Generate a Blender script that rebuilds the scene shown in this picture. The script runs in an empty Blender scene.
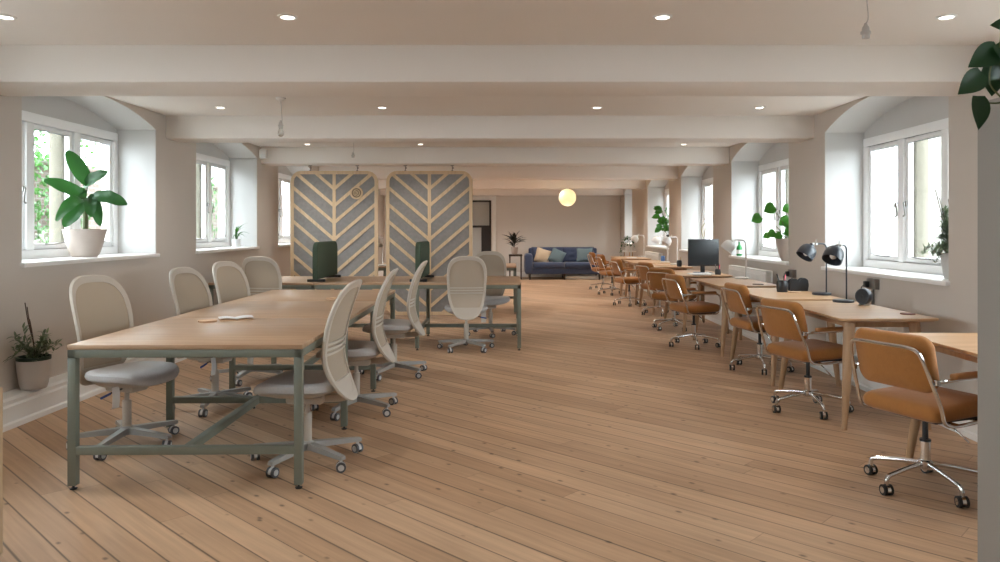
import bpy, bmesh, math, random
from mathutils import Vector, Matrix, Euler
R = math.radians
PI = math.pi
SC = bpy.context.scene
COL = SC.collection
random.seed(7)
V = Vector

# ------------------------------------------------------------------ camera, sky, exposure
F, CX, CY, H = 750.0, 509.0, 229.0, 1.38
cam_d = bpy.data.cameras.new('camera')
cam_d.sensor_width = 36.0
cam_d.lens = F / 1000 * 36.0
cam_d.shift_x = (500 - CX) / 1000
cam_d.shift_y = (CY - 281) / 1000
cam_d.clip_start = 0.05
cam_d.clip_end = 200
cam_d.dof.use_dof = True
cam_d.dof.focus_distance = 6.0
cam_d.dof.aperture_fstop = 11
cam = bpy.data.objects.new('camera', cam_d)
cam.location = (0, 0, H)
cam.rotation_euler = (R(90), 0, 0)
COL.objects.link(cam)
SC.camera = cam

world = bpy.data.worlds.new('overcast_sky')
SC.world = world
world.use_nodes = True
bgn = world.node_tree.nodes['Background']
bgn.inputs[0].default_value = (0.84, 0.92, 1.0, 1)
bgn.inputs[1].default_value = 11.5

SC.view_settings.view_transform = 'Standard'
SC.view_settings.look = 'None'
SC.view_settings.gamma = 1
SC.view_settings.use_curve_mapping = False
SC.view_settings.exposure = 0.92
SC.cycles.max_bounces = 10
SC.cycles.diffuse_bounces = 6
SC.cycles.transparent_max_bounces = 12
SC.cycles.caustics_reflective = False
SC.cycles.caustics_refractive = False
SC.cycles.sample_clamp_indirect = 6
SC.cycles.use_denoising = True


def P(px, py, Y):
    return V(((px - CX) * Y / F, Y, H - (py - CY) * Y / F))


# ------------------------------------------------------------------ materials
def mat(name, col, rough=0.5, metal=0.0, spec=0.5, noise=0.0, nscale=8.0, bump=0.0, bscale=60.0, sheen=0.0, emit=None, estr=0.0):
    m = bpy.data.materials.new(name)
    m.use_nodes = True
    nt = m.node_tree
    b = nt.nodes['Principled BSDF']
    b.inputs['Base Color'].default_value = (*col, 1)
    b.inputs['Roughness'].default_value = rough
    b.inputs['Metallic'].default_value = metal
    b.inputs['Specular IOR Level'].default_value = spec
    if sheen:
        b.inputs['Sheen Weight'].default_value = sheen
    tc = nt.nodes.new('ShaderNodeTexCoord')
    if noise:
        n = nt.nodes.new('ShaderNodeTexNoise')
        n.inputs['Scale'].default_value = nscale
        n.inputs['Detail'].default_value = 4
        nt.links.new(tc.outputs['Object'], n.inputs['Vector'])
        r = nt.nodes.new('ShaderNodeMix')
        r.data_type = 'RGBA'
        r.inputs[6].default_value = (*[max(0, c * (1 - noise)) for c in col], 1)
        r.inputs[7].default_value = (*[min(1, c * (1 + noise)) for c in col], 1)
        nt.links.new(n.outputs['Fac'], r.inputs[0])
        nt.links.new(r.outputs[2], b.inputs['Base Color'])
    if bump:
        n2 = nt.nodes.new('ShaderNodeTexNoise')
        n2.inputs['Scale'].default_value = bscale
        nt.links.new(tc.outputs['Object'], n2.inputs['Vector'])
        bp = nt.nodes.new('ShaderNodeBump')
        bp.inputs['Strength'].default_value = bump
        bp.inputs['Distance'].default_value = 0.004
        nt.links.new(n2.outputs['Fac'], bp.inputs['Height'])
        nt.links.new(bp.outputs['Normal'], b.inputs['Normal'])
    if emit:
        b.inputs['Emission Color'].default_value = (*emit, 1)
        b.inputs['Emission Strength'].default_value = estr
    return m


def N(nt, typ, **kw):
    n = nt.nodes.new(typ)
    for k, v in kw.items():
        setattr(n, k, v)
    return n


def math_node(nt, op, a, b=None):
    n = nt.nodes.new('ShaderNodeMath')
    n.operation = op
    for i, x in enumerate((a, b)):
        if x is None:
            continue
        if isinstance(x, (int, float)):
            n.inputs[i].default_value = x
        else:
            nt.links.new(x, n.inputs[i])
    return n.outputs[0]


def wood(name, c1, c2, along=(0, 1, 0), rough=0.45, stave=0.0, scale=1.0):
    """grain stretched along one object axis, optional glued staves"""
    m = bpy.data.materials.new(name)
    m.use_nodes = True
    nt = m.node_tree
    b = nt.nodes['Principled BSDF']
    b.inputs['Roughness'].default_value = rough
    tc = N(nt, 'ShaderNodeTexCoord')
    mp = N(nt, 'ShaderNodeMapping')
    s = [26 * scale] * 3
    for i in range(3):
        if along[i]:
            s[i] = 1.6 * scale
    mp.inputs['Scale'].default_value = s
    nt.links.new(tc.outputs['Object'], mp.inputs['Vector'])
    n = N(nt, 'ShaderNodeTexNoise')
    n.inputs['Scale'].default_value = 1.0
    n.inputs['Detail'].default_value = 5
    n.inputs['Distortion'].default_value = 0.6
    nt.links.new(mp.outputs[0], n.inputs['Vector'])
    cr = N(nt, 'ShaderNodeValToRGB')
    cr.color_ramp.elements[0].position = 0.3
    cr.color_ramp.elements[0].color = (*c1, 1)
    cr.color_ramp.elements[1].position = 0.72
    cr.color_ramp.elements[1].color = (*c2, 1)
    nt.links.new(n.outputs['Fac'], cr.inputs[0])
    out = cr.outputs[0]
    if stave:
        sx = N(nt, 'ShaderNodeSeparateXYZ')
        nt.links.new(tc.outputs['Object'], sx.inputs[0])
        ax = sx.outputs[0] if along[1] else sx.outputs[1]
        al = sx.outputs[1] if along[1] else sx.outputs[0]
        row = math_node(nt, 'FLOOR', math_node(nt, 'DIVIDE', ax, stave))
        seg = math_node(nt, 'FLOOR', math_node(nt, 'ADD', math_node(nt, 'DIVIDE', al, 0.6), math_node(nt, 'MULTIPLY', row, 0.37)))
        wn = N(nt, 'ShaderNodeTexWhiteNoise', noise_dimensions='2D')
        cb = N(nt, 'ShaderNodeCombineXYZ')
        nt.links.new(row, cb.inputs[0])
        nt.links.new(seg, cb.inputs[1])
        nt.links.new(cb.outputs[0], wn.inputs['Vector'])
        mr = N(nt, 'ShaderNodeMapRange')
        mr.inputs[3].default_value = 0.88
        mr.inputs[4].default_value = 1.1
        nt.links.new(wn.outputs['Value'], mr.inputs[0])
        mx = N(nt, 'ShaderNodeMix', data_type='RGBA', blend_type='MULTIPLY')
        mx.inputs[0].default_value = 1
        nt.links.new(out, mx.inputs[6])
        nt.links.new(mr.outputs[0], mx.inputs[7])
        out = mx.outputs[2]
    nt.links.new(out, b.inputs['Base Color'])
    return m


def floor_material():
    m = bpy.data.materials.new('sanded_pine_boards')
    m.use_nodes = True
    nt = m.node_tree
    b = nt.nodes['Principled BSDF']
    tc = N(nt, 'ShaderNodeTexCoord')
    sx = N(nt, 'ShaderNodeSeparateXYZ')
    nt.links.new(tc.outputs['Object'], sx.inputs[0])
    X, Y = sx.outputs[0], sx.outputs[1]
    u = math_node(nt, 'ADD', math_node(nt, 'MULTIPLY', X, 0.690), math_node(nt, 'MULTIPLY', Y, 0.724))
    v = math_node(nt, 'ADD', math_node(nt, 'MULTIPLY', X, -0.724), math_node(nt, 'MULTIPLY', Y, 0.690))
    W = 0.142
    ud = math_node(nt, 'DIVIDE', u, W)
    row = math_node(nt, 'FLOOR', ud)
    fr = math_node(nt, 'FRACT', ud)
    wn = N(nt, 'ShaderNodeTexWhiteNoise', noise_dimensions='1D')
    nt.links.new(row, wn.inputs['W'])
    # boards of random length
    seg = math_node(nt, 'FLOOR', math_node(nt, 'ADD', math_node(nt, 'DIVIDE', v, 3.1), math_node(nt, 'MULTIPLY', wn.outputs['Value'], 7)))
    cb = N(nt, 'ShaderNodeCombineXYZ')
    nt.links.new(row, cb.inputs[0])
    nt.links.new(seg, cb.inputs[1])
    wn2 = N(nt, 'ShaderNodeTexWhiteNoise', noise_dimensions='2D')
    nt.links.new(cb.outputs[0], wn2.inputs['Vector'])
    cr = N(nt, 'ShaderNodeValToRGB')
    e = cr.color_ramp.elements
    e[0].position = 0.0
    e[0].color = (0.44, 0.275, 0.165, 1)
    e[1].position = 1.0
    e[1].color = (0.58, 0.385, 0.245, 1)
    nt.links.new(wn2.outputs['Value'], cr.inputs[0])
    # grain
    gv = N(nt, 'ShaderNodeCombineXYZ')
    nt.links.new(math_node(nt, 'MULTIPLY', u, 34), gv.inputs[0])
    nt.links.new(math_node(nt, 'MULTIPLY', v, 1.5), gv.inputs[1])
    nt.links.new(math_node(nt, 'MULTIPLY', wn2.outputs['Value'], 40), gv.inputs[2])
    gn = N(nt, 'ShaderNodeTexNoise')
    gn.inputs['Scale'].default_value = 1
    gn.inputs['Detail'].default_value = 5
    gn.inputs['Distortion'].default_value = 0.4
    nt.links.new(gv.outputs[0], gn.inputs['Vector'])
    mr = N(nt, 'ShaderNodeMapRange')
    mr.inputs[1].default_value = 0.3
    mr.inputs[2].default_value = 0.7
    mr.inputs[3].default_value = 0.84
    mr.inputs[4].default_value = 1.1
    nt.links.new(gn.outputs['Fac'], mr.inputs[0])
    # broad wear
    bn = N(nt, 'ShaderNodeTexNoise')
    bn.inputs['Scale'].default_value = 0.9
    bn.inputs['Detail'].default_value = 3
    nt.links.new(tc.outputs['Object'], bn.inputs['Vector'])
    mr2 = N(nt, 'ShaderNodeMapRange')
    mr2.inputs[1].default_value = 0.3
    mr2.inputs[2].default_value = 0.7
    mr2.inputs[3].default_value = 0.9
    mr2.inputs[4].default_value = 1.08
    nt.links.new(bn.outputs['Fac'], mr2.inputs[0])
    # knots
    kv = N(nt, 'ShaderNodeCombineXYZ')
    nt.links.new(math_node(nt, 'MULTIPLY', u, 1.7), kv.inputs[0])
    nt.links.new(v, kv.inputs[1])
    vo = N(nt, 'ShaderNodeTexVoronoi')
    vo.inputs['Scale'].default_value = 5.5
    nt.links.new(kv.outputs[0], vo.inputs['Vector'])
    kn = N(nt, 'ShaderNodeMapRange')
    kn.inputs[1].default_value = 0.05
    kn.inputs[2].default_value = 0.13
    kn.inputs[3].default_value = 0.38
    kn.inputs[4].default_value = 1.0
    nt.links.new(vo.outputs['Distance'], kn.inputs[0])
    # seams between boards, some wider than others
    edge = math_node(nt, 'MINIMUM', fr, math_node(nt, 'SUBTRACT', 1.0, fr))
    wn3 = N(nt, 'ShaderNodeTexWhiteNoise', noise_dimensions='1D')
    nt.links.new(math_node(nt, 'ROUND', ud), wn3.inputs['W'])
    wid = math_node(nt, 'ADD', math_node(nt, 'MULTIPLY', wn3.outputs['Value'], 0.04), 0.022)
    sm = math_node(nt, 'DIVIDE', edge, wid)
    sm = math_node(nt, 'MINIMUM', sm, 1.0)
    seam = math_node(nt, 'ADD', math_node(nt, 'MULTIPLY', math_node(nt, 'POWER', sm, 1.5), 0.72), 0.28)
    # butt joints
    vf = math_node(nt, 'FRACT', math_node(nt, 'ADD', math_node(nt, 'DIVIDE', v, 3.1), math_node(nt, 'MULTIPLY', wn.outputs['Value'], 7)))
    bj = math_node(nt, 'MINIMUM', math_node(nt, 'DIVIDE', vf, 0.0018), 1.0)
    bj = math_node(nt, 'ADD', math_node(nt, 'MULTIPLY', bj, 0.5), 0.5)
    f = math_node(nt, 'MULTIPLY', mr.outputs[0], mr2.outputs[0])
    f = math_node(nt, 'MULTIPLY', f, kn.outputs[0])
    f = math_node(nt, 'MULTIPLY', f, seam)
    f = math_node(nt, 'MULTIPLY', f, bj)
    mx = N(nt, 'ShaderNodeMix', data_type='RGBA', blend_type='MULTIPLY')
    mx.inputs[0].default_value = 1
    nt.links.new(cr.outputs[0], mx.inputs[6])
    nt.links.new(f, mx.inputs[7])
    nt.links.new(mx.outputs[2], b.inputs['Base Color'])
    b.inputs['Roughness'].default_value = 0.48
    b.inputs['Specular IOR Level'].default_value = 0.4
    bp = N(nt, 'ShaderNodeBump')
    bp.inputs['Strength'].default_value = 0.35
    bp.inputs['Distance'].default_value = 0.003
    nt.links.new(seam, bp.inputs['Height'])
    nt.links.new(bp.outputs[0], b.inputs['Normal'])
    return m


def glass_material():
    m = bpy.data.materials.new('window_glass')
    m.use_nodes = True
    nt = m.node_tree
    nt.nodes.clear()
    o = N(nt, 'ShaderNodeOutputMaterial')
    t = N(nt, 'ShaderNodeBsdfTransparent')
    t.inputs[0].default_value = (0.95, 0.97, 0.96, 1)
    g = N(nt, 'ShaderNodeBsdfGlossy')
    g.inputs['Roughness'].default_value = 0.02
    lwt = N(nt, 'ShaderNodeLayerWeight')
    lwt.inputs[0].default_value = 0.5
    pw = math_node(nt, 'MULTIPLY', math_node(nt, 'POWER', lwt.outputs['Facing'], 5.0), 0.5)
    fz = math_node(nt, 'ADD', pw, 0.02)
    mx = N(nt, 'ShaderNodeMixShader')
    nt.links.new(fz, mx.inputs[0])
    nt.links.new(t.outputs[0], mx.inputs[1])
    nt.links.new(g.outputs[0], mx.inputs[2])
    nt.links.new(mx.outputs[0], o.inputs[0])
    return m


def mesh_fabric(name, col, open_=0.18):
    m = mat(name, col, 0.8, bump=0.3, bscale=300)
    nt = m.node_tree
    b = nt.nodes['Principled BSDF']
    out = nt.nodes['Material Output']
    t = N(nt, 'ShaderNodeBsdfTransparent')
    mx = N(nt, 'ShaderNodeMixShader')
    mx.inputs[0].default_value = open_
    nt.links.new(b.outputs[0], mx.inputs[1])
    nt.links.new(t.outputs[0], mx.inputs[2])
    nt.links.new(mx.outputs[0], out.inputs[0])
    return m


M = {}
M['wall'] = mat('pale_taupe_plaster', (0.555, 0.50, 0.45), 0.85, noise=0.03, nscale=1.5, bump=0.15, bscale=12)
M['wall_far'] = mat('warm_white_plaster', (0.70, 0.655, 0.61), 0.85, noise=0.03, nscale=1.5, bump=0.15, bscale=12)
M['niche'] = mat('white_niche_plaster', (0.56, 0.55, 0.54), 0.85, noise=0.02, nscale=2, bump=0.1, bscale=12)
M['ceil'] = mat('white_ceiling_paint', (0.80, 0.75, 0.71), 0.9, noise=0.02, nscale=1)
M['trim'] = mat('white_gloss_trim', (0.80, 0.79, 0.77), 0.35)
M['frame'] = mat('white_window_paint', (0.88, 0.88, 0.88), 0.4)
M['floor'] = floor_material()
M['glass'] = glass_material()
M['oak'] = wood('oak_desktop', (0.42, 0.245, 0.125), (0.57, 0.36, 0.2), (1, 0, 0), 0.4, stave=0.0)
M['bench_top'] = wood('bench_top_oak', (0.36, 0.225, 0.135), (0.50, 0.335, 0.21), (1, 0, 0), 0.38, stave=0.0)
M['oak_leg'] = wood('oak_leg', (0.36, 0.21, 0.11), (0.50, 0.32, 0.185), (0, 0, 1), 0.45)
M['ply'] = wood('pale_plywood', (0.58, 0.42, 0.26), (0.70, 0.53, 0.35), (0, 0, 1), 0.5)
M['ply_dark'] = wood('plywood_edge', (0.16, 0.11, 0.07), (0.22, 0.15, 0.09), (0, 0, 1), 0.5)
M['felt'] = mat('grey_acoustic_felt', (0.255, 0.245, 0.24), 0.95, noise=0.22, nscale=22, bump=0.4, bscale=150)
M['sage'] = mat('sage_green_powder_coat', (0.175, 0.19, 0.155), 0.45)
M['green_felt'] = mat('dark_green_felt', (0.058, 0.085, 0.056), 0.95, noise=0.15, nscale=60, bump=0.3, bscale=200)
M['black_plastic'] = mat('black_plastic', (0.02, 0.02, 0.022), 0.4)
M['beige_plastic'] = mat('warm_grey_plastic', (0.52, 0.47, 0.41), 0.5)
M['base_grey'] = mat('light_grey_cast_base', (0.33, 0.325, 0.31), 0.4)
M['mesh_back'] = mesh_fabric('beige_mesh', (0.50, 0.42, 0.33), 0.2)
M['seat_grey'] = mat('light_grey_seat_fabric', (0.50, 0.49, 0.49), 0.9, noise=0.08, nscale=120, bump=0.3, bscale=250)
M['caster'] = mat('grey_caster_tyre', (0.09, 0.09, 0.10), 0.5)
M['caster_hub'] = mat('white_caster_hub', (0.55, 0.55, 0.55), 0.4)
M['blue'] = mat('blue_lever', (0.03, 0.07, 0.30), 0.4)
M['paper'] = mat('white_paper', (0.75, 0.74, 0.72), 0.8)
M['orange'] = mat('ochre_orange_fabric', (0.35, 0.138, 0.026), 0.82, noise=0.12, nscale=40, bump=0.35, bscale=200, sheen=0.2)
M['armpad'] = mat('tan_arm_pad', (0.42, 0.20, 0.075), 0.5, noise=0.1, nscale=20)
M['chrome'] = mat('chrome', (0.72, 0.72, 0.72), 0.13, metal=1.0)
M['black_rubber'] = mat('black_rubber', (0.015, 0.015, 0.015), 0.5)
M['navy'] = mat('navy_sofa_fabric', (0.045, 0.065, 0.13), 0.9, noise=0.15, nscale=15, bump=0.3, bscale=120, sheen=0.3)
M['cream'] = mat('cream_cushion', (0.62, 0.50, 0.36), 0.9, noise=0.05, nscale=30)
M['teal'] = mat('dusty_teal_cushion', (0.14, 0.20, 0.23), 0.9, noise=0.08, nscale=30)
M['dark_wood'] = wood('dark_stained_wood', (0.03, 0.018, 0.012), (0.06, 0.035, 0.022), (1, 0, 0), 0.4)
M['pot_taupe'] = mat('taupe_stoneware', (0.50, 0.42, 0.37), 0.7, noise=0.06, nscale=12)
M['pot_grey'] = mat('grey_pot', (0.52, 0.49, 0.47), 0.6, noise=0.05, nscale=12)
M['pot_white'] = mat('white_pot', (0.75, 0.75, 0.75), 0.5)
M['pot_dark'] = mat('dark_green_liner', (0.012, 0.03, 0.018), 0.5)
M['pot_black'] = mat('dark_grey_pot', (0.05, 0.05, 0.05), 0.5)
M['soil'] = mat('potting_soil', (0.03, 0.02, 0.014), 0.95, noise=0.4, nscale=60, bump=0.8, bscale=120)


def leaf_mat(name, col, tr=0.25):
    m = mat(name, col, 0.4, noise=0.25, nscale=9)
    b = m.node_tree.nodes['Principled BSDF']
    nt = m.node_tree
    tl = N(nt, 'ShaderNodeBsdfTranslucent')
    tl.inputs[0].default_value = (col[0] * 1.8, col[1] * 2.2, col[2] * 1.2, 1)
    mx = N(nt, 'ShaderNodeMixShader')
    mx.inputs[0].default_value = tr
    nt.links.new(b.outputs[0], mx.inputs[1])
    nt.links.new(tl.outputs[0], mx.inputs[2])
    nt.links.new(mx.outputs[0], nt.nodes['Material Output'].inputs[0])
    return m


M['leaf'] = leaf_mat('green_leaf', (0.022, 0.085, 0.022), 0.18)
M['leaf_mid'] = leaf_mat('mid_green_leaf', (0.04, 0.145, 0.02), 0.3)
M['leaf_dark'] = leaf_mat('dark_green_leaf', (0.012, 0.045, 0.014), 0.12)
M['leaf_grey'] = leaf_mat('grey_green_leaf', (0.14, 0.18, 0.12), 0.15)
M['leaf_bright'] = leaf_mat('bright_green_leaf', (0.03, 0.10, 0.015), 0.3)
M['leaf_purple'] = leaf_mat('purple_black_leaf', (0.015, 0.016, 0.014), 0.05)
M['stem'] = mat('green_stem', (0.10, 0.12, 0.04), 0.6)
M['twig'] = mat('brown_twig', (0.09, 0.06, 0.04), 0.8)
M['lamp_black'] = mat('graphite_lamp_enamel', (0.035, 0.040, 0.050), 0.35)
M['lamp_white'] = mat('white_lamp_enamel', (0.68, 0.66, 0.64), 0.35)
M['screen'] = mat('switched_off_screen', (0.012, 0.014, 0.016), 0.22)
M['steel'] = mat('brushed_socket_steel', (0.22, 0.21, 0.20), 0.4, metal=0.8)
M['globe'] = mat('warm_lit_opal_globe', (0.3, 0.28, 0.22), 0.5, emit=(1.0, 0.72, 0.36), estr=0.62)
M['downlight'] = mat('lit_downlight_lens', (0.9, 0.9, 0.9), 0.5, emit=(1.0, 0.95, 0.86), estr=6.0)
M['pink'] = mat('pink_plastic', (0.75, 0.10, 0.17), 0.4)
M['kraft'] = mat('kraft_card', (0.60, 0.40, 0.26), 0.8)
M['bottle'] = mat('green_glass_bottle', (0.02, 0.25, 0.06), 0.08)
M['label_blue'] = mat('blue_cup', (0.12, 0.25, 0.55), 0.5)
M['stone'] = mat('buff_limestone', (0.17, 0.155, 0.12), 0.9, noise=0.15, nscale=5, bump=0.5, bscale=25)
M['facade'] = mat('cream_stone_facade', (0.17, 0.16, 0.14), 0.9, noise=0.08, nscale=2)
M['pave'] = mat('pale_paving', (0.26, 0.25, 0.23), 0.9, noise=0.1, nscale=2)
M['darkglass'] = mat('dark_facade_glass', (0.05, 0.07, 0.10), 0.1)
M['door_glass'] = mat('grey_frosted_glass', (0.42, 0.43, 0.42), 0.25)
M['tan_cab'] = wood('tan_cabinet_wood', (0.42, 0.29, 0.18), (0.52, 0.37, 0.24), (0, 0, 1), 0.5)
M['taupe_cab'] = mat('taupe_cabinet_paint', (0.27, 0.245, 0.22), 0.6)
M['brass'] = mat('warm_metal', (0.5, 0.38, 0.2), 0.3, metal=1)
M['wicker'] = mat('wicker', (0.40, 0.25, 0.13), 0.8, noise=0.3, nscale=60, bump=0.8, bscale=90)
m = bpy.data.materials.new('clear_bulb_glass')
m.use_nodes = True
bb = m.node_tree.nodes['Principled BSDF']
bb.inputs['Base Color'].default_value = (0.95, 0.92, 0.86, 1)
bb.inputs['Transmission Weight'].default_value = 0.75
bb.inputs['Roughness'].default_value = 0.15
M['bulb'] = m


def brick_mat(name, c1, c2, mortar):
    m = bpy.data.materials.new(name)
    m.use_nodes = True
    nt = m.node_tree
    b = nt.nodes['Principled BSDF']
    b.inputs['Roughness'].default_value = 0.9
    tc = N(nt, 'ShaderNodeTexCoord')
    sx = N(nt, 'ShaderNodeSeparateXYZ')
    nt.links.new(tc.outputs['Object'], sx.inputs[0])
    cb = N(nt, 'ShaderNodeCombineXYZ')
    nt.links.new(sx.outputs[1], cb.inputs[0])
    nt.links.new(sx.outputs[2], cb.inputs[1])
    br = N(nt, 'ShaderNodeTexBrick')
    br.inputs['Color1'].default_value = (*c1, 1)
    br.inputs['Color2'].default_value = (*c2, 1)
    br.inputs['Mortar'].default_value = (*mortar, 1)
    br.inputs['Scale'].default_value = 1
    br.inputs['Brick Width'].default_value = 0.23
    br.inputs['Row Height'].default_value = 0.08
    br.inputs['Mortar Size'].default_value = 0.008
    nt.links.new(cb.outputs[0], br.inputs['Vector'])
    nt.links.new(br.outputs[0], b.inputs['Base Color'])
    return m


M['brick'] = brick_mat('garden_wall_brick', (0.11, 0.075, 0.06), (0.15, 0.11, 0.09), (0.17, 0.16, 0.145))


# ------------------------------------------------------------------ mesh builder
class MB:
    def __init__(self):
        self.bm = bmesh.new()

    def box(self, c, s, bev=0.0, rot=None, seg=2):
        r = bmesh.ops.create_cube(self.bm, size=1.0)
        vs = r['verts']
        for v in vs:
            v.co = V((v.co.x * s[0], v.co.y * s[1], v.co.z * s[2]))
        if bev:
            es = list({e for v in vs for e in v.link_edges})
            r2 = bmesh.ops.bevel(self.bm, geom=es, offset=min(bev, min(s) * 0.49), segments=seg, profile=0.5, affect='EDGES')
            vs = list({v for f in r2['faces'] for v in f.verts})
        mt = Matrix.Translation(V(c))
        if rot is not None:
            mt = mt @ Euler(rot).to_matrix().to_4x4()
        for v in vs:
            v.co = mt @ v.co
        return self

    def span(self, a, b, bev=0.0):
        c = [(a[i] + b[i]) / 2 for i in range(3)]
        s = [abs(b[i] - a[i]) for i in range(3)]
        return self.box(c, s, bev)

    def ring_loft(self, rings, closed=False, cap=True):
        vr = [[self.bm.verts.new(p) for p in r] for r in rings]
        n = len(vr[0])
        m = len(vr)
        for i in range(m if closed else m - 1):
            a, b = vr[i], vr[(i + 1) % m]
            for j in range(n):
                self.bm.faces.new((a[j], a[(j + 1) % n], b[(j + 1) % n], b[j]))
        if cap and not closed:
            self.bm.faces.new(list(reversed(vr[0])))
            self.bm.faces.new(vr[-1])
        return self

    def tube(self, pts, r, n=10, closed=False, rads=None, flat=None):
        pts = [V(p) for p in pts]
        m = len(pts)
        tans = []
        for i in range(m):
            if closed:
                t = pts[(i + 1) % m] - pts[i - 1]
            else:
                t = pts[min(i + 1, m - 1)] - pts[max(i - 1, 0)]
            tans.append(t.normalized() if t.length > 1e-9 else V((0, 0, 1)))
        up = V((0, 0, 1)) if abs(tans[0].z) < 0.9 else V((1, 0, 0))
        nrm = (up - tans[0] * up.dot(tans[0])).normalized()
        rings = []
        for i in range(m):
            nrm = nrm - tans[i] * nrm.dot(tans[i])
            if nrm.length < 1e-6:
                nrm = tans[i].orthogonal()
            nrm.normalize()
            bi = tans[i].cross(nrm)
            rr = rads[i] if rads else r
            f = flat if flat else 1.0
            rings.append([pts[i] + (nrm * math.cos(2 * PI * k / n) * rr + bi * math.sin(2 * PI * k / n) * rr * f) for k in range(n)])
        return self.ring_loft(rings, closed)

    def cyl(self, a, b, r1, r2=None, n=20):
        a, b = V(a), V(b)
        return self.tube([a, b], r1, n, rads=[r1, r1 if r2 is None else r2])

    def lathe(self, prof, c=(0, 0, 0), n=28, rot=None, closed=False):
        """prof = [(radius, z)...]; open ends with radius>0 are left open when closed"""
        mt = Matrix.Translation(V(c))
        if rot is not None:
            mt = mt @ (rot if isinstance(rot, Matrix) else Euler(rot).to_matrix().to_4x4())
        rings = []
        for r, z in prof:
            rings.append([mt @ V((max(r, 0.0004) * math.cos(2 * PI * k / n), max(r, 0.0004) * math.sin(2 * PI * k / n), z)) for k in range(n)])
        return self.ring_loft(rings, closed)

    def grid(self, rows, double=None):
        vr = [[self.bm.verts.new(p) for p in r] for r in rows]
        for i in range(len(vr) - 1):
            for j in range(len(vr[0]) - 1):
                self.bm.faces.new((vr[i][j], vr[i][j + 1], vr[i + 1][j + 1], vr[i + 1][j]))
        return self

    def slab_grid(self, rows, thick, nrm):
        """closed sheet with thickness along nrm"""
        nrm = V(nrm)
        A = [[self.bm.verts.new(V(p)) for p in r] for r in rows]
        B = [[self.bm.verts.new(V(p) + nrm * thick) for p in r] for r in rows]
        m, n = len(A), len(A[0])
        for i in range(m - 1):
            for j in range(n - 1):
                self.bm.faces.new((A[i][j], A[i][j + 1], A[i + 1][j + 1], A[i + 1][j]))
                self.bm.faces.new((B[i][j], B[i + 1][j], B[i + 1][j + 1], B[i][j + 1]))
        for i in range(m - 1):
            self.bm.faces.new((A[i][0], A[i + 1][0], B[i + 1][0], B[i][0]))
            self.bm.faces.new((A[i][-1], B[i][-1], B[i + 1][-1], A[i + 1][-1]))
        for j in range(n - 1):
            self.bm.faces.new((A[0][j], B[0][j], B[0][j + 1], A[0][j + 1]))
            self.bm.faces.new((A[-1][j], A[-1][j + 1], B[-1][j + 1], B[-1][j]))
        return self

    def prism(self, poly, a, b):
        """polygon poly (list of 3-vectors) extruded by offset vector b-a"""
        off = V(b) - V(a)
        A = [self.bm.verts.new(V(p)) for p in poly]
        B = [self.bm.verts.new(V(p) + off) for p in poly]
        n = len(A)
        self.bm.faces.new(A)
        self.bm.faces.new(list(reversed(B)))
        for i in range(n):
            self.bm.faces.new((A[i], B[i], B[(i + 1) % n], A[(i + 1) % n]))
        return self

    def leaf(self, p0, p1, w, arch=0.05, side=None, n=6, tip=0.35, fold=0.15, heart=False, blunt=False, wave=0.0):
        p0, p1 = V(p0), V(p1)
        d = p1 - p0
        L = d.length
        if side is None:
            side = d.cross(V((0, 0, 1)))
            if side.length < 1e-4:
                side = V((1, 0, 0))
        side = V(side)
        side = (side - d.normalized() * side.dot(d.normalized())).normalized()
        up = side.cross(d).normalized()
        if up.z < 0:
            up = -up
        rows = []
        for i in range(n + 1):
            t = i / n
            c = p0 + d * t + up * arch * 4 * t * (1 - t)
            if heart:
                ww = w * 0.5 * (math.sin(PI * min(1, (t * 0.85 + 0.17))) ** 0.8) * (1 - 0.25 * t)
            elif blunt:
                ww = w * 0.5 * (math.sin(PI * min(1.0, 0.04 + 0.95 * t)) ** 0.5)
            else:
                ww = w * 0.5 * math.sin(PI * (t ** (0.8 if tip < 0.5 else 1)) * 0.98 + 0.02) ** 0.75
            wv = wave * math.sin(t * 17)
            rows.append([c - side * ww + up * (ww * fold * 2 + wv), c - side * ww * .5 + up * ww * fold * 1.2, c, c + side * ww * .5 + up * ww * fold * 1.2, c + side * ww + up * (ww * fold * 2 - wv)])
        return self.grid(rows)

    def obj(self, name, material, parent=None, smooth=35, cat=None, label=None, group=None, kind=None, loc=None, rotz=None):
        me = bpy.data.meshes.new(name)
        bmesh.ops.remove_doubles(self.bm, verts=self.bm.verts, dist=1e-6)
        bmesh.ops.recalc_face_normals(self.bm, faces=self.bm.faces)
        self.bm.to_mesh(me)
        self.bm.free()
        if smooth:
            for p in me.polygons:
                p.use_smooth = True
            me.set_sharp_from_angle(angle=R(smooth))
        me.materials.append(material)
        o = bpy.data.objects.new(name, me)
        COL.objects.link(o)
        if parent is not None:
            o.parent = parent
        if loc is not None:
            o.location = loc
        if rotz is not None:
            o.rotation_euler = (0, 0, rotz)
        tag(o, label, cat, group, kind)
        return o


def tag(o, label=None, cat=None, group=None, kind=None):
    if label:
        o['label'] = label
    if cat:
        o['category'] = cat
    if group:
        o['group'] = group
    if kind:
        o['kind'] = kind
    return o


def thing(name, label, cat, loc=(0, 0, 0), rotz=0.0, group=None):
    o = bpy.data.objects.new(name, None)
    o.empty_display_size = 0.1
    COL.objects.link(o)
    o.location = loc
    o.rotation_euler = (0, 0, rotz)
    return tag(o, label, cat, group)


def copy_tree(o, parent=None):
    c = o.copy()
    COL.objects.link(c)
    if parent is not None:
        c.parent = parent
    for ch in list(o.children):
        copy_tree(ch, c)
    return c


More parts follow.
